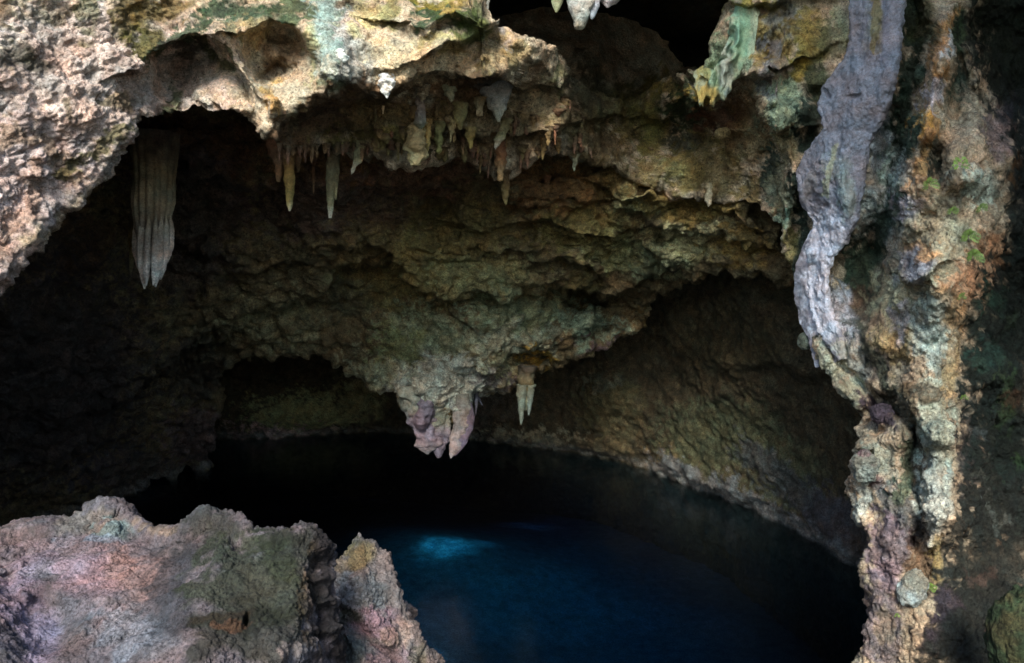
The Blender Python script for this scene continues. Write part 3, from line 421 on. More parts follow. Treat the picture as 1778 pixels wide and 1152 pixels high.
# ------------------------------------------------------------------ water
def mkwater():
    m = bpy.data.materials.new('pool_water'); m.use_nodes = True; n = m.node_tree; L = n.links.new; N = n.nodes.new; out = n.nodes['Material Output']; n.nodes.remove(n.nodes['Principled BSDF'])
    tr = N('ShaderNodeBsdfTransparent'); gl = N('ShaderNodeBsdfGlossy'); gl.inputs['Roughness'].default_value = .2; fr = N('ShaderNodeFresnel'); fr.inputs['IOR'].default_value = 1.33; mx = N('ShaderNodeMixShader')
    g = N('ShaderNodeNewGeometry'); io = N('ShaderNodeMath'); io.operation = 'MULTIPLY_ADD'; L(g.outputs['Backfacing'], io.inputs[0]); io.inputs[1].default_value = 1 / 1.33 - 1.33; io.inputs[2].default_value = 1.33; L(io.outputs[0], fr.inputs['IOR']); no = N('ShaderNodeTexNoise'); no.inputs['Scale'].default_value = 3.2; no.inputs['Detail'].default_value = 3; L(g.outputs['Position'], no.inputs['Vector'])
    bp = N('ShaderNodeBump'); bp.inputs['Distance'].default_value = .02; bp.inputs['Strength'].default_value = .35; L(no.outputs[0], bp.inputs['Height']); L(bp.outputs[0], gl.inputs['Normal']); L(bp.outputs[0], fr.inputs['Normal'])
    L(fr.outputs[0], mx.inputs[0]); L(tr.outputs[0], mx.inputs[1]); L(gl.outputs[0], mx.inputs[2]); L(mx.outputs[0], out.inputs['Surface'])
    va = N('ShaderNodeVolumeAbsorption'); va.inputs['Color'].default_value = (.06, .68, .835, 1); va.inputs['Density'].default_value = 1.05; L(va.outputs[0], out.inputs['Volume']); return m
x0, x1, y0, y1, zb = -13, 13, 1.5, 31, -7.5
Vw = [(x0, y0, 0), (x1, y0, 0), (x1, y1, 0), (x0, y1, 0), (x0, y0, zb), (x1, y0, zb), (x1, y1, zb), (x0, y1, zb)]
tag(mesh('water', Vw, [(0, 1, 2, 3), (7, 6, 5, 4), (4, 5, 1, 0), (5, 6, 2, 1), (6, 7, 3, 2), (7, 4, 0, 3)], mkwater(), smooth=False), kind='structure')
BZ = -1.8
def bed(u, v):
    x = (u - .5) * 25; y = 1.7 + v * 29; return np.stack([x, y, BZ + .12 * np.sin(x * .7 + y * .3) + .75 * np.exp(-((x + 1.4) / 3.2) ** 2 - ((y - 15) / 2.6) ** 2)], -1)
def under_at(px, py, z):
    a = at(px, py, 1.) - np.array([0, 0, CZ]); return a * (z - CZ) / a[2]
def bedcol(V, col):                   # dark bed; pale patches paint in the glow and glints of the water
    n = fbm(V, 1.1, 3); n2 = fbm(V, 1.3, 4, .6, 40); x = V[:, 0] + .2 * n; y = V[:, 1] + .25 * n2; p = (.034 + .028 * np.exp(-((V[:, 0] + 1) / 5) ** 2 - ((V[:, 1] - 13) / 7) ** 2)) * (1 + .5 * fbm(V, .5, 3))
    for (a, b, rx, ry, h) in [(760, 950, .34, .36, .85), (790, 946, .34, .24, .5), (822, 942, .34, .18, .2), (850, 937, .26, .14, .15), (770, 960, 1.0, .9, .04), (900, 903, .45, .22, .22), (928, 908, .4, .2, .25), (690, 845, 1.2, .6, .2), (740, 1148, .4, .4, .12)]:
        q = under_at(a, b, -1.1 if b > 920 and b < 1000 else BZ + .2); p = p + h * np.exp(-((x - q[0]) / rx) ** 2 - ((y - q[1]) / ry) ** 2)
    return np.stack([p, p, p * .95], 1)
slab('pool_bed', bed, 420, 480, M_ROCK, (.42, .42, .40), 'structure', .05, bedcol)
# ------------------------------------------------------------------ boulders in the foreground
def boul_d1(V, px, py): return .035 * fbm(V, 1.6, 3, off=61) + .012 * ridged(V, 3.2, 2, off=63)
def boul_d2(V, px, py):
    W = V + .03 * np.stack([perlin(V * 9), perlin(V * 9 + 40), perlin(V * 9 + 80)], 1)
    f1, f2 = worley(W, 13.); g1, g2 = worley(W * np.array([1, 1, .6]), 34.); s = np.clip((px - 280) / 120, .35, 1)
    return -.022 * np.exp(-(perlin(W * 2.6 + 30) / .03) ** 2) * np.clip(perlin(V * 1.9 + 8) * 3 + .2, 0, 1) + .02 * fbm(V, 6, 5, .6, 65) + s * .022 * (.5 - f1) + s * .02 * (.5 - g1) + s * .012 * np.minimum(g2 - g1, .4)
def boul_d3(V, px, py):
    g1, g2 = worley(V, 70.); p = perlin(V * 18 + 5); return .006 * (.5 - g1) + .004 * fbm(V, 60, 2, .6, 3) - .02 * np.clip(p - .35, 0, 1)
b1_keys = [((-700, 930), (-700, 2200)), ((-60, 905), (-60, 2200)), ((0, 917), (0, 2200)), ((30, 908), (30, 2200)), ((52, 906), (50, 2200)), ((85, 903), (80, 2200)), ((125, 900), (110, 2200)), ((140, 885), (130, 2200)), ((152, 871), (150, 2200)), ((172, 866), (170, 2200)), ((215, 867), (210, 2200)),
 ((232, 880), (230, 2200)), ((252, 903), (250, 2200)), ((275, 917), (270, 2200)), ((305, 910), (300, 2200)), ((325, 898), (320, 2200)), ((340, 886), (335, 2200)), ((365, 882), (360, 2200)), ((395, 886), (380, 2200)), ((415, 900), (400, 2200)), ((435, 920), (420, 2200)),
 ((470, 931), (440, 2200)), ((500, 935), (460, 2200)), ((528, 927), (480, 2200)), ((548, 938), (500, 2200)), ((561, 955), (510, 2200)), ((563, 975), (520, 2200)), ((556, 1000), (530, 2200)), ((562, 1030), (540, 2200)), ((571, 1060), (560, 2200)), ((576, 1100), (580, 2200)),
 ((600, 1152), (600, 2200)), ((640, 1250), (640, 2200)), ((760, 1600), (700, 2200))]
b1_ctl = [(-700, 930, 2.9), (-60, 905, 3.5), (0, 917, 3.5), (150, 870, 3.6), (210, 868, 3.65), (275, 917, 3.5), (370, 883, 3.35), (430, 915, 3.35), (500, 935, 3.35), (530, 928, 3.3), (562, 965, 4.0), (558, 1000, 4.1), (562, 1030, 4.1), (576, 1100, 4.1), (538, 965, 3.15), (534, 1010, 3.05), (548, 1100, 2.95), (100, 960, 3.25), (250, 960, 3.2), (380, 950, 3.0), (500, 980, 2.98), (538, 1050, 3.0),
 (150, 1050, 2.85), (330, 1050, 2.75), (450, 1050, 2.8), (545, 1130, 2.85), (0, 1150, 2.45), (300, 1150, 2.5), (500, 1150, 2.65), (-300, 1150, 2.3), (0, 1000, 2.95), (0, 2200, 1.9), (600, 2200, 2.2), (-700, 2200, 1.8), (760, 1600, 3.0)]
b1_feats = [('bump', 70, 1090, 60, 60, -.12), ('bump', 30, 1010, 22, 20, -.06), ('line', [(40, 1000), (48, 1030)], .05, 8), ('ledge', [(440, 880), (400, 940), (330, 1000), (310, 1060), (330, 1150)], .05, 60, 30), ('line', [(530, 940), (525, 1040), (545, 1120)], .08, 24), ('bump', 195, 905, 26, 20, .08), ('line', [(230, 880), (260, 930)], -.06, 14), ('bump', 490, 1130, 26, 30, .06), ('bump', 430, 1090, 6, 16, -.08)]
b1_paint = [(100, 960, 150, 60, (.33, .26, .28), .7), (170, 900, 60, 30, (.30, .25, .22), .8), (195, 915, 40, 22, (.24, .33, .34), .8), (160, 940, 50, 14, (.28, .34, .42), .7), (60, 970, 50, 26, (.40, .32, .38), .7), (230, 1000, 70, 40, (.46, .31, .29), .75), (150, 1010, 60, 40, (.44, .33, .38), .7), (30, 1050, 60, 50, (.34, .26, .33), .7), (180, 1060, 60, 40, (.40, .32, .34), .6),
 (60, 1110, 60, 50, (.37, .32, .42), .8), (20, 1130, 30, 40, (.18, .18, .18), .8), (240, 1110, 80, 60, (.30, .32, .37), .8), (300, 1020, 50, 90, (.17, .18, .21), .85), (370, 920, 60, 50, (.13, .15, .13), .85), (440, 1010, 110, 100, (.13, .165, .10), .95), (500, 960, 60, 50, (.11, .135, .08), .85), (440, 1100, 110, 70, (.10, .11, .065), .85), 
 (390, 1060, 50, 16, (.20, .13, .08), .6), (410, 1090, 30, 14, (.34, .18, .12), .5), ([(540, 960), (525, 1040), (535, 1110)], 12, (.23, .15, .08), .6), (500, 1130, 26, 30, (.36, .28, .26), .7), ([(568, 950), (556, 1010), (572, 1100), (600, 1160)], 24, (.04, .028, .018), .9), (270, 910, 30, 20, (.36, .28, .2), .5)]  # dark strip on the right rim: brown moss with shade painted in
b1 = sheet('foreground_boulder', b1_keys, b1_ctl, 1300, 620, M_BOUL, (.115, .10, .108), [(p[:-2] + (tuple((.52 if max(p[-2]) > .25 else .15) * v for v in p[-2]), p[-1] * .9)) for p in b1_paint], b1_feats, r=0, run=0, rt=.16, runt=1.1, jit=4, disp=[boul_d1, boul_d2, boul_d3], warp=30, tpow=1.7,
      label='large boulder at the lower left, pink and lilac with a mossy, shaded right side', cat='boulder')
b2_keys = [((514, 1500), (600, 1750)), ((554, 1200), (605, 1750)), ((564, 1080), (610, 1750)), ((572, 1005), (615, 1750)), ((587, 978), (620, 1750)), ((612, 957), (625, 1750)), ((624, 941), (628, 1750)), ((629, 944), (632, 1750)), ((646, 953), (640, 1750)), ((664, 972), (650, 1750)), ((680, 1010), (660, 1750)), ((694, 1048), (670, 1750)),
 ((706, 1080), (680, 1750)), ((724, 1110), (690, 1750)), ((748, 1133), (700, 1750)), ((772, 1158), (710, 1750)), ((804, 1220), (730, 1750)), ((884, 1420), (760, 1750))]
b2_ctl = [(500, 1500, 3.7), (550, 1080, 3.9), (558, 1005, 3.95), (610, 941, 4.0), (660, 972, 4.0), (690, 1048, 3.95), (720, 1110, 3.9), (768, 1158, 3.9), (880, 1420, 3.7), (610, 1000, 3.7), (640, 1050, 3.6), (600, 1100, 3.55), (680, 1110, 3.65), (700, 1160, 3.5), (620, 1200, 3.3), (650, 1750, 3.0)]
b2_feats = [('line', [(600, 1060), (640, 1095), (690, 1150)], -.10, 14), ('line', [(620, 960), (640, 1010), (660, 1060), (700, 1110)], .06, 20), ('line', [(585, 1080), (640, 1150)], .06, 16)]
b2_paint = [(620, 965, 34, 26, (.24, .18, .09), .85), (610, 945, 16, 10, (.12, .12, .09), .7), (585, 985, 20, 16, (.40, .3, .22), .7), (600, 1030, 40, 30, (.40, .40, .43), .8), (640, 1030, 40, 30, (.30, .31, .32), .7), (650, 1080, 50, 30, (.44, .29, .33), .8), (600, 1070, 30, 14, (.18, .18, .14), .8), (600, 1120, 40, 30, (.13, .16, .16), .8), (690, 1100, 30, 30, (.45, .31, .25), .6), (680, 1140, 50, 26, (.38, .26, .28), .7), (730, 1140, 16, 30, (.14, .13, .09), .7)]
b2 = sheet('foreground_boulder', b2_keys, b2_ctl, 520, 460, M_BOUL, (.16, .135, .13), [(p[:-2] + (tuple(.56 * v for v in p[-2]), p[-1] * .9)) for p in b2_paint], b2_feats, r=0, run=0, rt=.14, runt=.7, jit=4, disp=[boul_d1, lambda V, a, b: 1.1 * boul_d2(V, a + 400, b), boul_d3], warp=12, tpow=1.7,
      label='small pointed boulder beside the pool, tan at its tip and pink below', cat='boulder')
# ------------------------------------------------------------------ flowstone
mev = rbf(mouth_ctl); cev = rbf(ceil_ctl); mo = lambda x, y, o=0: float(mev(x, y)) + o
col_keys = [((1450, -240), (1600, -240)), ((1473, 0), (1572, 0)), ((1478, 70), (1568, 70)), ((1466, 105), (1562, 110)), ((1446, 132), (1556, 135)), ((1427, 155), (1550, 162)), ((1418, 185), (1542, 195)), ((1428, 222), (1528, 225)), ((1408, 250), (1512, 250)), ((1393, 275), (1506, 280)), ((1383, 303), (1499, 310)), ((1392, 350), (1495, 350)),
 ((1411, 385), (1489, 392)), ((1403, 418), (1472, 420)), ((1401, 450), (1450, 446)), ((1403, 480), (1440, 475)), ((1404, 510), (1439, 505)), ((1410, 540), (1443, 535)), ((1420, 568), (1456, 565)), ((1434, 596), (1468, 592)), ((1456, 628), (1474, 622))]
col_ctl = [(a[0], a[1], mo(a[0], a[1], -.10)) for a, b in col_keys[::2]] + [(b[0], b[1], mo(b[0], a[1], -.10)) for a, b in col_keys[::2]] + [((a[0] + b[0]) / 2, a[1], mo((a[0] + b[0]) / 2, a[1], -.24)) for a, b in col_keys[::2]]
col_feats = [('bump', 1431, 170, 6, 8, -.07), ('bump', 1478, 165, 11, 5, -.07), ('line', [(1462, 225), (1440, 300), (1420, 380)], -.07, 7), ('line', [(1500, 130), (1480, 220), (1465, 300), (1455, 400), (1430, 500)], .12, 15), ('line', [(1435, 250), (1405, 310)], .10, 16),
 ('bump', 1408, 455, 12, 16, .16), ('bump', 1400, 330, 14, 22, .1), ('line', [(1470, 0), (1490, 120)], .06, 10), ('line', [(1545, 0), (1540, 110), (1520, 190)], .09, 12), ('line', [(1420, 400), (1425, 520)], -.06, 5), ('ledge', [(1425, 290), (1445, 288)], .05, 14, 4), ('bump', 1434, 325, 12, 30, .08), ('bump', 1470, 340, 14, 40, .1), ('line', [(1442, 395), (1432, 460), (1428, 500)], .08, 9)]
col_paint = [([(1520, -200), (1520, 40), (1522, 84)], 13, (.19, .155, .085), .85), ([(1505, 0), (1506, 90)], 5, (.2, .2, .2), .5), ([(1440, 395), (1425, 470), (1430, 560)], 34, (.62, .62, .69), .95), (1470, 340, 16, 50, (.26, .3, .28), .6), (1450, 290, 30, 30, (.24, .27, .26), .5), ([(1452, 250), (1440, 300), (1436, 340)], 6, (.34, .35, .25), .6), (1405, 320, 14, 30, (.18, .17, .16), .5), (1460, 610, 20, 20, (.36, .37, .33), .7), (1430, 580, 30, 20, (.42, .42, .45), .6), (1535, 60, 10, 60, (.18, .18, .22), .5)]
def col_d1(V, px, py): return .02 * fbm(V, 1.4, 2, off=71) + .008 * ridged(V * np.array([2.6, 1, .3]), 4., 3, off=73)
def col_d2(V, px, py):
    g1, g2 = worley(V, 16.); return .016 * (.5 - g1) * np.clip((py - 250) / 100, .35, 1) + .016 * fbm(V, 12, 3, .6, 77) - .05 * np.clip(perlin(V * 7 + 3) - .42, 0, 1)
sheet('flowstone_column', col_keys, col_ctl, 620, 110, M_FLOW, (.215, .215, .245), col_paint, [(f[:2] + (f[2] * .3,) + f[3:]) if f[0] != 'bump' else f for f in col_feats], r=.08, run=.5, rt=.08, runt=.5, jit=3, disp=[col_d1, col_d2], warp=8, nose=.7, label='smooth grey flowstone column running down the right-hand rock wall, paler lilac near its foot', cat='flowstone')
cur_keys = [((1262, 60), (1211, 178)), ((1268, 45), (1219, 184)), ((1272, 30), (1227, 170)), ((1276, 20), (1236, 184)), ((1280, 10), (1246, 170)), ((1286, 6), (1255, 174)), ((1296, 6), (1264, 158)), ((1310, 10), (1284, 134)), ((1322, 20), (1312, 118))]
cur_ctl = [(1262, 60, 8.1), (1322, 20, 7.75), (1211, 178, 8.2), (1255, 172, 8.1), (1312, 118, 7.85), (1265, 100, 7.9)]
cur_paint = [(1225, 165, 24, 24, (.42, .31, .13), .85), (1240, 120, 22, 40, (.26, .35, .26), .8), (1262, 120, 14, 46, (.38, .40, .36), .8), (1285, 60, 20, 60, (.2, .3, .22), .8), (1262, 165, 10, 14, (.2, .26, .26), .7), (1222, 130, 10, 24, (.3, .26, .12), .7)]
sheet('flowstone_curtain', cur_keys, cur_ctl, 200, 160, M_FLOW, (.3, .32, .24), cur_paint, [('line', [(1262, 60), (1240, 130), (1232, 178)], .12, 7), ('line', [(1280, 40), (1262, 110), (1250, 170)], .13, 7), ('line', [(1268, 60), (1248, 150)], -.08, 4)], r=.1, run=.5, rt=.1, runt=.5, jit=1.5, disp=[lambda V, a, b: .03 * fbm(V, 2.5, 3) + .03 * ridged(V * np.array([2, 1, .3]), 4, 2)], warp=7,
      label='pale green flowstone curtain with a mustard fringed hem, beside the black upper hole', cat='flowstone')
# ------------------------------------------------------------------ stalactites
rnd = random.Random(4)
def tube(top, tip, w, prof, nth=30, ntt=48, flute=0, fn=9, seed=0., rough=.12, bend=(0, 0), flat=1.):
    """closed tapering dripstone body; w = width at the top in metres, prof = [(t, radius factor)]"""
    t = np.linspace(0, 1, ntt); th = np.linspace(0, 2 * math.pi, nth, endpoint=False)
    tt, hh = np.meshgrid(t, th); R = np.interp(tt, [a for a, _ in prof], [b for _, b in prof]) * w / 2
    R = R * (1 + flute * (.3 + .7 * tt) * (np.abs(np.sin(hh * fn / 2 + seed + .8 * np.sin(tt * 3 + seed))) - .6))
    ax = np.array(top)[None, None] * (1 - tt[..., None]) + np.array(tip)[None, None] * tt[..., None]
    ax = ax + np.array([bend[0], 0, bend[1]]) * (np.sin(tt * math.pi)[..., None])
    P = ax + np.stack([R * np.cos(hh), flat * R * np.sin(hh), 0 * R], -1)
    N = np.stack([np.cos(hh), np.sin(hh), 0 * hh - .2], -1); V = P.reshape(-1, 3)
    k = np.minimum(R, w / 2).reshape(-1); dn = rough * (1.1 * fbm(V / max(w, .05) + seed, 1.1, 4, .55) + .5 * (.5 - worley(V / max(w, .05) + seed, 3.)[0]))
    P = P + N * (dn * k * 1.6).reshape(R.shape)[..., None]; V = P.reshape(-1, 3)
    Fq = quads(nth, ntt, True); V = np.concatenate([V, [P[:, -1].mean(0)], [P[:, 0].mean(0)]]); c = len(V) - 2
    i = np.arange(nth); caps = np.stack([i * ntt + ntt - 1, np.full(nth, c), ((i + 1) % nth) * ntt + ntt - 1, ((i + 1) % nth) * ntt + ntt - 1], 1)
    tt2 = np.concatenate([tt.ravel(), [1, 0]])
    return V, Fq, tt2
def grade(V, tt, cols, jitter=.25):
    c = np.stack([np.interp(tt + .07 * perlin(V * 9), [a for a, _ in cols], [b[i] for _, b in cols]) for i in range(3)], 1)
    return np.clip(c * (1 + jitter * fbm(V, 9, 3))[:, None], .01, .8)
CONE = [(0, 1.25), (.12, 1), (.6, .66), (.88, .34), (.97, .2), (1, .05)]; BLUNT = [(0, 1.3), (.15, 1), (.7, .72), (.93, .48), (1, .12)]; LEAF = [(0, .6), (.2, .95), (.5, 1.), (.75, .8), (.93, .4), (1, .06)]
HOOD = [(0, 1.0), (.3, 1.05), (.6, .9), (.8, .5), (1, .1)]
def stal(x0, y0, x1, y1, d, wpx, cols, label=None, prof=CONE, name='stalactite', parent=None, cat='stalactite', group=None, seat=False, **k):
    if seat: d = min(dz(x0, y0 + 6), dz(x0, (y0 * 2 + y1) / 3), d + 1.2) + wpx / F * d * .12
    top = at(x0, y0, d); tip = at(x1, y1, d); w_ = wpx / F * d; L = np.linalg.norm(tip - top)
    V, Fq, tt = tube(top, tip, w_, prof, seed=rnd.random() * 40, **k)
    pl = np.array(parent.location) if parent else None
    o = mesh(name, V - (pl if parent else 0), Fq, M_DRIP, parent=parent, col=grade(V, tt, cols), loc=(0, 0, 0) if parent else tuple(top))
    if not parent: tag(o, label, cat, group)
    return o
def cone_cap(): pass
YEL = (.30, .24, .08); PALE = (.5, .46, .36); LIL = (.3, .24, .28)
# big ribbed one on the left
e = empty('stalactite', tuple(at(264, 290, 8.3)), 'biggest stalactite, a thick ribbed tan cylinder hanging alone in the dark at the left', 'stalactite')
stal(270, 232, 262, 478, 8.3, 70, [(0, (.10, .07, .06)), (.3, (.26, .2, .12)), (.52, (.34, .28, .19)), (.66, (.22, .17, .13)), (1, (.05, .04, .04))], name='core', parent=e, prof=[(0, 1.15), (.12, 1.08), (.25, 1.0), (.5, .9), (.8, .6), (.95, .35), (1, .2)], nth=120, ntt=120, flute=.2, fn=15, rough=.05)  # core darkened towards its foot to paint groove shade between the ribs
for i, (xo, yb, xb, wd, dep) in enumerate([(-26, 478, 246, 15, .02), (-17, 502, 251, 17, .12), (-5, 497, 254, 13, .17), (6, 496, 266, 13, .18), (16, 499, 270, 13, .15), (24, 486, 279, 14, .08), (31, 462, 287, 12, 0)]):
    stal(264 + xo, 372, xb, yb, 8.27 - dep, wd, [(0, (.34, .28, .19)), (.4, (.52, .42, .35)), (.8, (.74, .60, .53)), (1, (.8, .68, .6))], name='rib', parent=e, prof=[(0, .1), (.2, .7), (.6, 1.0), (.85, .7), (1, .15)], nth=26, ntt=80, flute=.25, fn=4, rough=.1, bend=(xo / 26 * .03, 0))
stal(236, 372, 227, 474, 8.6, 20, [(0, (.12, .09, .06)), (.6, (.24, .16, .05)), (1, (.3, .26, .16))], 'thin ochre stalactite half hidden behind the left side of the big ribbed one')
# pair under the overhang
mo = lambda x, y, o=0: float(mev(x, y)) + o
e = empty('stalactite', tuple(at(500, 262, 7.75)), 'mustard spike with a broad rusty base, left one of the two longest under the overhang', 'stalactite')
stal(503, 250, 503, 367, 7.75, 21, [(0, RUST), (.4, (.26, .17, .06)), (.85, YEL), (1, (.34, .34, .26))], name='spike', parent=e, prof=BLUNT, ntt=70, rough=.16)
stal(486, 246, 484, 316, 7.8, 30, [(0, RUST), (1, (.2, .12, .06))], name='base', parent=e, prof=[(0, 1.4), (.4, 1), (.8, .5), (1, .15)], rough=.2)
stal(515, 250, 518, 300, 7.85, 20, [(0, RUST), (1, (.2, .12, .06))], name='base', parent=e, prof=CONE, rough=.2)
e = empty('stalactite', tuple(at(577, 280, 8.0)), 'olive grey spike with a chalky tip, right one of the two longest under the overhang', 'stalactite')
stal(577, 262, 573, 379, 8.0, 18, [(0, (.1, .08, .05)), (.4, (.16, .14, .08)), (.85, (.25, .24, .14)), (1, (.55, .55, .48))], name='spike', parent=e, prof=[(0, .9), (.3, 1.1), (.6, .85), (.9, .5), (1, .3)], ntt=70, rough=.14)
stal(581, 268, 583, 348, 8.02, 17, [(0, (.1, .08, .05)), (1, (.25, .22, .12))], name='shoulder', parent=e, prof=CONE, rough=.14)
def S(x0, y0, x1, y1, d, wpx, cols, *a, **k):
    if 640 < x0 < 1010 and y0 > 140: wpx *= .84; cols = [(t, (c[0] * .86, c[1] * .76, c[2] * .66)) for t, c in cols]
    return stal(x0, y0, x1, y1, d, wpx, cols, *a, seat=True, **{'rough': .36, **k})
S(624, 246, 610, 303, 7.95, 20, [(0, (.2, .17, .09)), (.6, (.33, .29, .17)), (1, (.62, .56, .44))], 'small hooked stalactite with a cream tip, just right of the olive grey spike', bend=(.03, 0))
S(545, 268, 544, 338, 8.1, 8, [(0, RUST), (1, (.26, .15, .08))], 'very thin rusty drip hanging between the two longest spikes')
S(672, 130, 672, 171, 6.75, 24, [(0, (.5, .5, .5)), (1, (.68, .66, .6))], 'white crusted drip hanging from the lower edge of the bright overhang', prof=HOOD, rough=.45)
S(665, 178, 665, 199, 7.35, 7, [(0, (.3, .2, .1)), (1, (.6, .5, .36))], 'tiny cream drip under the white crusted drip')
S(726, 212, 722, 288, 7.55, 38, [(0, (.3, .26, .16)), (1, (.46, .44, .27))], 'wide pale yellow ragged drip, broadest in the fringe under the overhang', prof=[(0, .8), (.3, 1.0), (.6, 1.15), (.85, .9), (1, .5)], rough=.42)
S(741, 208, 743, 264, 7.4, 17, [(0, (.3, .2, .08)), (1, (.4, .34, .14))], 'mustard yellow cone close to the right of the wide pale ragged drip')
S(762, 212, 762, 268, 7.45, 20, [(0, (.12, .12, .06)), (1, (.22, .24, .1))], 'rounded dark olive drip right of the mustard yellow cone', prof=BLUNT)
S(786, 205, 782, 247, 7.4, 16, [(0, (.24, .2, .1)), (1, (.38, .36, .22))], 'short greenish grey drip right of the rounded dark olive one')
S(818, 222, 817, 259, 7.5, 20, [(0, (.18, .15, .07)), (1, (.34, .28, .1))], 'stubby olive cone below the ribbed pale drip', prof=CONE)
S(803, 240, 804, 270, 7.55, 9, [(0, RUST), (1, (.36, .26, .14))], 'small rusty point beside the stubby olive cone')
S(879, 208, 860, 260, 7.55, 22, [(0, (.16, .14, .07)), (.6, (.28, .29, .18)), (1, (.6, .62, .6))], 'tilted pale tipped stalactite leaning left beneath the grey block', prof=BLUNT)
S(871, 238, 868, 314, 7.8, 24, [(0, (.12, .07, .05)), (.5, (.28, .15, .08)), (1, (.48, .36, .2))], 'rusty stalactite with a tan ragged tip under the tilted pale tipped one', prof=[(0, .9), (.4, 1), (.75, .8), (1, .35)], rough=.3)
S(876, 296, 878, 357, 9.2, 24, [(0, (.1, .07, .04)), (1, (.16, .14, .06))], 'dark olive cone hanging lowest of the fringe, under the rusty stalactite')
S(736, 148, 733, 178, 7.1, 22, [(0, (.4, .37, .3)), (1, (.3, .3, .24))], 'chalky lump at the edge of the bright overhang, above the grey green knob', prof=HOOD, rough=.5)
S(731, 168, 730, 224, 7.25, 26, [(0, (.24, .2, .18)), (.6, (.28, .27, .28)), (1, (.16, .2, .15))], 'grey green knob stacked above the wide pale ragged drip', prof=[(0, .8), (.3, .7), (.6, 1), (.85, .9), (1, .3)], rough=.3)
S(781, 148, 784, 177, 7.1, 22, [(0, (.3, .34, .26)), (1, (.42, .46, .36))], 'short pale green drip just below the bright overhang', prof=HOOD, rough=.35)
S(797, 180, 799, 226, 7.25, 30, [(0, (.22, .18, .09)), (1, (.28, .27, .13))], 'olive drip of medium length, left of the ribbed pale drip', prof=CONE, rough=.3, flute=.2)
S(834, 170, 832, 202, 7.25, 20, [(0, (.28, .22, .13)), (1, (.46, .40, .28))], 'ribbed pale drip left of the grey block', prof=BLUNT, flute=.5, fn=7)
S(866, 140, 866, 212, 7.35, 46, [(0, (.24, .24, .25)), (.5, (.27, .26, .24)), (1, (.36, .35, .27))], 'grey block narrowing down to a chalky point in the fringe', prof=[(0, 1.1), (.3, 1.15), (.45, .7), (.7, .65), (1, .12)], rough=.28)
S(951, 305, 949, 344, 9.2, 13, [(0, RUST), (1, (.34, .22, .1))], 'rusty forked drip right of the lowest dark olive cone', rough=.3)
S(1000, 268, 997, 298, 8.7, 15, [(0, (.12, .12, .08)), (1, (.28, .36, .3))], 'small teal drip at the right end of the fringe', rough=.3)
S(944, 240, 942, 278, 8.5, 15, [(0, (.24, .16, .08)), (1, (.26, .22, .1))], 'brown and green drip left of the small teal drip')
S(963, 222, 964, 252, 8.5, 7, [(0, RUST), (1, (.3, .15, .08))], 'thin rust red drip above the brown and green drip')
S(1231, 318, 1230, 360, 9.3, 13, [(0, (.3, .26, .16)), (1, (.5, .45, .33))], 'pale cream drip against the brown rock left of the grey flowstone column', prof=LEAF)
S(591, 86, 597, 110, 6.6, 18, [(0, (.5, .5, .46)), (1, (.62, .62, .58))], 'short white drip on the front of the bright overhang', prof=LEAF)
for i in range(70):
    x = 645 + i * 5.4 + rnd.uniform(-9, 9); rim = np.interp(x, [640, 660, 740, 800, 850, 885, 920, 960, 1010, 1040], [256, 262, 284, 262, 300, 300, 275, 262, 265, 280])
    y = rim - rnd.choice([6, 10, 18, 34, 56, 80]) + rnd.uniform(-8, 8); ln = rnd.choice([4, 7, 10, 14, 24]) * rnd.uniform(.8, 1.2); c = rnd.choice([RUST, (.14, .08, .06), (.24, .18, .08), (.18, .16, .07)])
    S(x, y - 10, x + rnd.uniform(-4, 4), y + ln, 12, rnd.choice([6, 8, 11, 16, 20]), [(0, (.1, .07, .04)), (1, c)], 'small brown drip in the row fringing the underside of the overhang', ntt=34, nth=18, rough=.45, prof=rnd.choice([CONE, BLUNT, HOOD]), group='small brown drips under the overhang')
for i in range(16):
    x = 474 + i * 11 + rnd.uniform(-4, 4); y = np.interp(x, [470, 500, 600, 650], [250, 262, 255, 260]) - 8
    S(x, y, x + rnd.uniform(-2, 2), y + rnd.choice([18, 24, 32]), float(mev(x, y)) + rnd.uniform(.1, .5), rnd.uniform(8, 13), [(0, (.1, .07, .04)), (1, rnd.choice([RUST, (.24, .14, .07)]))], 'small rusty drip in the row around the bases of the two longest spikes', ntt=24, nth=14, rough=.3, group='small rusty drips round the spikes')
S = stal
# central cluster over the pool
e = empty('stalactite_cluster', tuple(at(758, 690, 12.15)), 'cluster of broad purple grey dripstone lobes at the lowest point of the cave ceiling', 'stalactite')
PU = (.19, .15, .18); PG = (.19, .18, .13)
S(722, 668, 742, 789, 12.35, 50, [(0, (.3, .3, .24)), (.3, (.26, .25, .2)), (.5, PU), (.7, (.2, .155, .19)), (1, (.22, .19, .19))], name='lobe', parent=e, prof=[(0, 1.0), (.2, 1.1), (.5, 1.1), (.75, .85), (.92, .5), (1, .1)], nth=70, ntt=90, rough=.34, flute=.12, fn=5, flat=.6)
S(738, 690, 733, 748, 12.15, 34, [(0, PU), (1, (.15, .11, .14))], name='fold', parent=e, prof=LEAF, nth=40, ntt=50, rough=.3)
S(772, 688, 761, 795, 12.4, 34, [(0, (.3, .3, .24)), (.4, PG), (.6, PU), (1, (.2, .15, .18))], name='lobe', parent=e, prof=[(0, 1), (.35, 1.2), (.6, .9), (.85, .5), (1, .1)], nth=60, ntt=80, rough=.4, flute=.15, fn=4, flat=.6)
S(803, 684, 783, 796, 12.3, 30, [(0, (.16, .15, .12)), (.25, (.21, .18, .16)), (.8, (.25, .2, .2)), (1, (.3, .26, .26))], name='lobe', parent=e, prof=LEAF, nth=40, ntt=60, rough=.2, bend=(.06, 0), flat=.55)
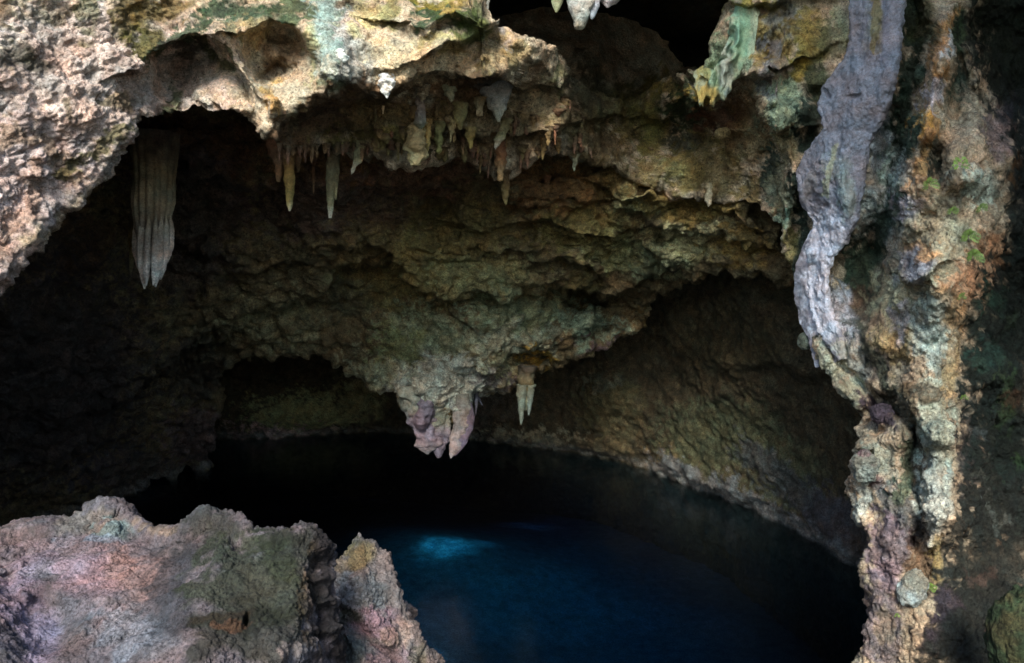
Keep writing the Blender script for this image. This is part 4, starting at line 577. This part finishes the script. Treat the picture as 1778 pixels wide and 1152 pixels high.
S(812, 700, 790, 792, 12.3, 22, [(0, (.1, .08, .1)), (1, (.16, .12, .17))], name='lobe', parent=e, prof=LEAF, nth=40, ntt=60, rough=.1, bend=(.09, 0), flat=.5)
e = empty('stalactite', tuple(at(912, 640, 12.5)), 'grey green stalactite split into two prongs, right of the purple grey cluster', 'stalactite')
S(915, 636, 912, 712, 12.6, 30, [(0, (.1, .08, .06)), (.5, (.22, .17, .08)), (1, (.2, .22, .16))], name='core', parent=e, prof=[(0, 1.1), (.4, .95), (.8, .7), (1, .2)], rough=.25)
S(906, 668, 905, 738, 12.45, 17, [(0, (.2, .2, .14)), (1, (.16, .2, .17))], name='prong', parent=e, rough=.2)
S(922, 668, 918, 722, 12.5, 14, [(0, (.2, .2, .14)), (1, (.16, .19, .17))], name='prong', parent=e, rough=.2)
S(828, 672, 826, 722, 12.8, 9, [(0, (.1, .09, .1)), (1, (.14, .13, .16))], 'thin dark drip just right of the purple grey cluster')
S(818, 668, 838, 705, 12.9, 9, [(0, (.1, .09, .1)), (1, (.14, .13, .16))], 'short dark slanting drip right of the purple grey cluster')
S(703, 684, 720, 728, 12.5, 12, [(0, (.26, .26, .18)), (1, (.3, .32, .24))], 'pale green grey drip against the upper left side of the purple grey cluster')
# at the upper opening
S(1014, -60, 1006, 53, 7.5, 54, [(0, (.42, .38, .34)), (.6, (.40, .36, .32)), (.85, (.34, .36, .33)), (1, (.4, .36, .28))], 'largest of the pale stalactites hanging into the black upper hole', prof=[(0, 1.2), (.4, 1.1), (.65, .9), (.85, .62), (.97, .4), (1, .1)], nth=70, ntt=80, rough=.2, flute=.14, fn=5)
S(972, -50, 966, 22, 7.5, 34, [(0, (.4, .38, .3)), (1, (.36, .34, .18))], 'short pale cone with a greenish tip, left of the largest stalactite in the upper hole', rough=.2, prof=[(0, 1.5), (.5, 1.0), (.85, .4), (1, .08)])
S(1046, -50, 1055, 14, 7.6, 42, [(0, (.3, .3, .34)), (1, (.36, .34, .36))], 'short blunt grey lump right of the largest stalactite in the upper hole', prof=[(0, 1.4), (.5, 1.2), (.85, .7), (1, .1)], rough=.3)
S(1036, -50, 1028, 34, 7.45, 30, [(0, (.3, .3, .34)), (1, (.33, .33, .36))], 'slim grey stalactite pressed against the right side of the largest one in the upper hole', prof=CONE, rough=.3)
S(846, -40, 845, 22, 7.1, 18, [(0, (.3, .26, .16)), (1, (.5, .46, .42))], 'thin pointed stalactite at the left edge of the black upper hole', rough=.15)
# ------------------------------------------------------------------ knobs and stones on the right wall
def knob(name, x, y, rx, ry, d, cols, label, cat, amp=.2, fy=1., mat=None, rot=0., res=60):
    th, ph = np.meshgrid(np.linspace(0, 2 * math.pi, res * 2, endpoint=False), np.linspace(.02, math.pi - .02, res), indexing='ij')
    a, b = rx / F * d, ry / F * d; D = np.stack([np.sin(ph) * np.cos(th), np.sin(ph) * np.sin(th), np.cos(ph)], -1).reshape(-1, 3)
    d = min(d, dz(x, y) + .0) if name != 'mossy_boulder' else d; c = at(x, y, d); s_ = rnd.random() * 50; k = 1 + amp * fbm(D * 1.3 + s_, 1., 4, .55) + amp * .35 * (.5 - worley(D + s_, 2.5)[0]) + amp * .12 * fbm(D + s_, 9, 2)
    V = D * k[:, None] * np.array([a, min(a, b) * fy, b]); cr, sr = math.cos(rot), math.sin(rot); V = np.stack([V[:, 0] * cr + V[:, 2] * sr, V[:, 1], -V[:, 0] * sr + V[:, 2] * cr], 1) + c
    px, py = proj(V); col = np.clip(np.array(cols[0])[None] * (1 + .3 * fbm(V, 8, 3))[:, None], .01, .8)
    m = np.clip(fbm(V, 5, 3, off=s_) * 2 + .1, 0, 1)[:, None]; col = col * (1 - m) + np.array(cols[1])[None] * m
    return tag(mesh(name, V, quads(res * 2, res, True), mat or M_ROCK, col=col, loc=tuple(c)), label, cat)
knob('rock_knob', 1583, 1022, 22, 34, mo(1583, 1022, -.1), [(.30, .33, .32), (.28, .27, .22)], 'oval grey rock knob at the foot of the right wall, just above the waterline fern', 'rock', .22, rot=.45)
knob('rock_knob', 1504, 812, 22, 26, mo(1504, 812, -.05), [(.22, .24, .21), (.2, .13, .14)], 'rounded rock knob with a pale cap jutting over the pool from the right wall', 'rock', .25)
knob('rock_knob', 1531, 718, 19, 17, mo(1531, 718, -.08), [(.07, .055, .075), (.05, .04, .05)], 'small dark purple rock knob wedged in the right wall above the pale capped one', 'rock', .2)
knob('rock_knob', 1397, 593, 12, 15, mo(1397, 593, -.1), [(.12, .16, .14), (.08, .1, .08)], 'little round green knob at the foot of the dark stripe left of the grey flowstone', 'rock', .12)
knob('stone', 1255, 232, 14, 10, mo(1255, 232, -.15), [(.32, .26, .13), (.26, .2, .1)], 'loose tan stone lodged under the flowstone curtain', 'stone', .15)
knob('mossy_boulder', 1772, 1110, 48, 90, 5.4, [(.025, .04, .018), (.05, .05, .022)], 'moss covered boulder in the lower right corner', 'boulder', .18, res=110)
# ------------------------------------------------------------------ small plants
def leafmat():
    m = bpy.data.materials.new('fern_leaf'); m.use_nodes = True; n = m.node_tree; b = n.nodes['Principled BSDF']; a = n.nodes.new('ShaderNodeAttribute'); a.attribute_name = 'tint'
    n.links.new(a.outputs['Color'], b.inputs['Base Color']); b.inputs['Roughness'].default_value = .5; b.inputs['Subsurface Weight'].default_value = .0; return m
M_LEAF = leafmat()
def fern(x, y, size, label, n=7, broad=False):
    d = dz(x, y) - .04; o = at(x, y, d); s = 1.1 * size / F * d; e = empty('fern', tuple(o), label, 'fern', 'ferns on the right rock wall')
    for i in range(n):
        a = -math.pi / 2 + (i - (n - 1) / 2) * (2.6 / n) * 1.5 + rnd.uniform(-.2, .2); L = s * rnd.uniform(.7, 1.1); out = rnd.uniform(.2, .6)
        V = []; Fq = []; C_ = []; base = np.array([.10, .17, .03]) * rnd.uniform(.7, 1.4)
        k = 9 if not broad else 4
        for j in range(1, k + 1):
            t = j / k; p = np.array([math.cos(a) * L * t * .8, -out * L * math.sin(t * 2.2), -math.sin(a) * L * t * .9 - .35 * L * t * t]) ; dirv = np.array([math.cos(a), 0, -math.sin(a) - .7 * t]); dirv /= np.linalg.norm(dirv)
            side_ = np.cross(dirv, [0, -1, 0]); w_ = L * (.34 if not broad else .4) * math.sin(math.pi * (t * .85 + .12))
            for sg in (-1, 1):
                b0 = len(V); q = p + side_ * sg * w_ + dirv * w_ * .35; mid = (p + q) / 2; wd = dirv * L * (.05 if not broad else .13)
                V += [p, mid - wd, q, mid + wd + np.array([0, -.1 * w_, 0])]; Fq.append((b0, b0 + 1, b0 + 2, b0 + 3)); cc = base * rnd.uniform(.8, 1.25); C_ += [cc] * 4
        # stalk
        for j in range(k):
            t0, t1 = j / k, (j + 1) / k; pts = [np.array([math.cos(a) * L * t * .8, -out * L * math.sin(t * 2.2), -math.sin(a) * L * t * .9 - .35 * L * t * t]) for t in (t0, t1)]
            b0 = len(V); h = L * .012; V += [pts[0] - [h, 0, 0], pts[1] - [h, 0, 0], pts[1] + [h, 0, 0], pts[0] + [h, 0, 0]]; Fq.append((b0, b0 + 1, b0 + 2, b0 + 3)); C_ += [np.array([.1, .12, .04])] * 4
        mesh('frond', V, Fq, M_LEAF, parent=e, col=np.array(C_), smooth=False)
fern(1664, 286, 17, 'broad leaved green plant highest on the right rock wall', 4, True)
fern(1612, 320, 17, 'fern left of and below the broad leaved plant on the right wall')
fern(1652, 368, 13, 'small fern directly below the broad leaved plant')
fern(1703, 362, 13, 'small fern to the right of the one below the broad leaved plant', 6)
fern(1681, 410, 19, 'bushy bright fern at the centre of the orange rock', 9)
fern(1688, 446, 20, 'widest low fern sprawling just under the bushy bright one', 9)
fern(1668, 516, 11, 'tiny fern on the orange rock below the widest fern', 5)
fern(1672, 690, 9, 'tiny fern halfway down the right wall beside the dark rock', 4)
fern(1612, 1020, 14, 'fern near the bottom right beside the oval grey rock knob', 7)
fern(1556, 1068, 8, 'tiniest fern, below the oval grey rock knob', 4)
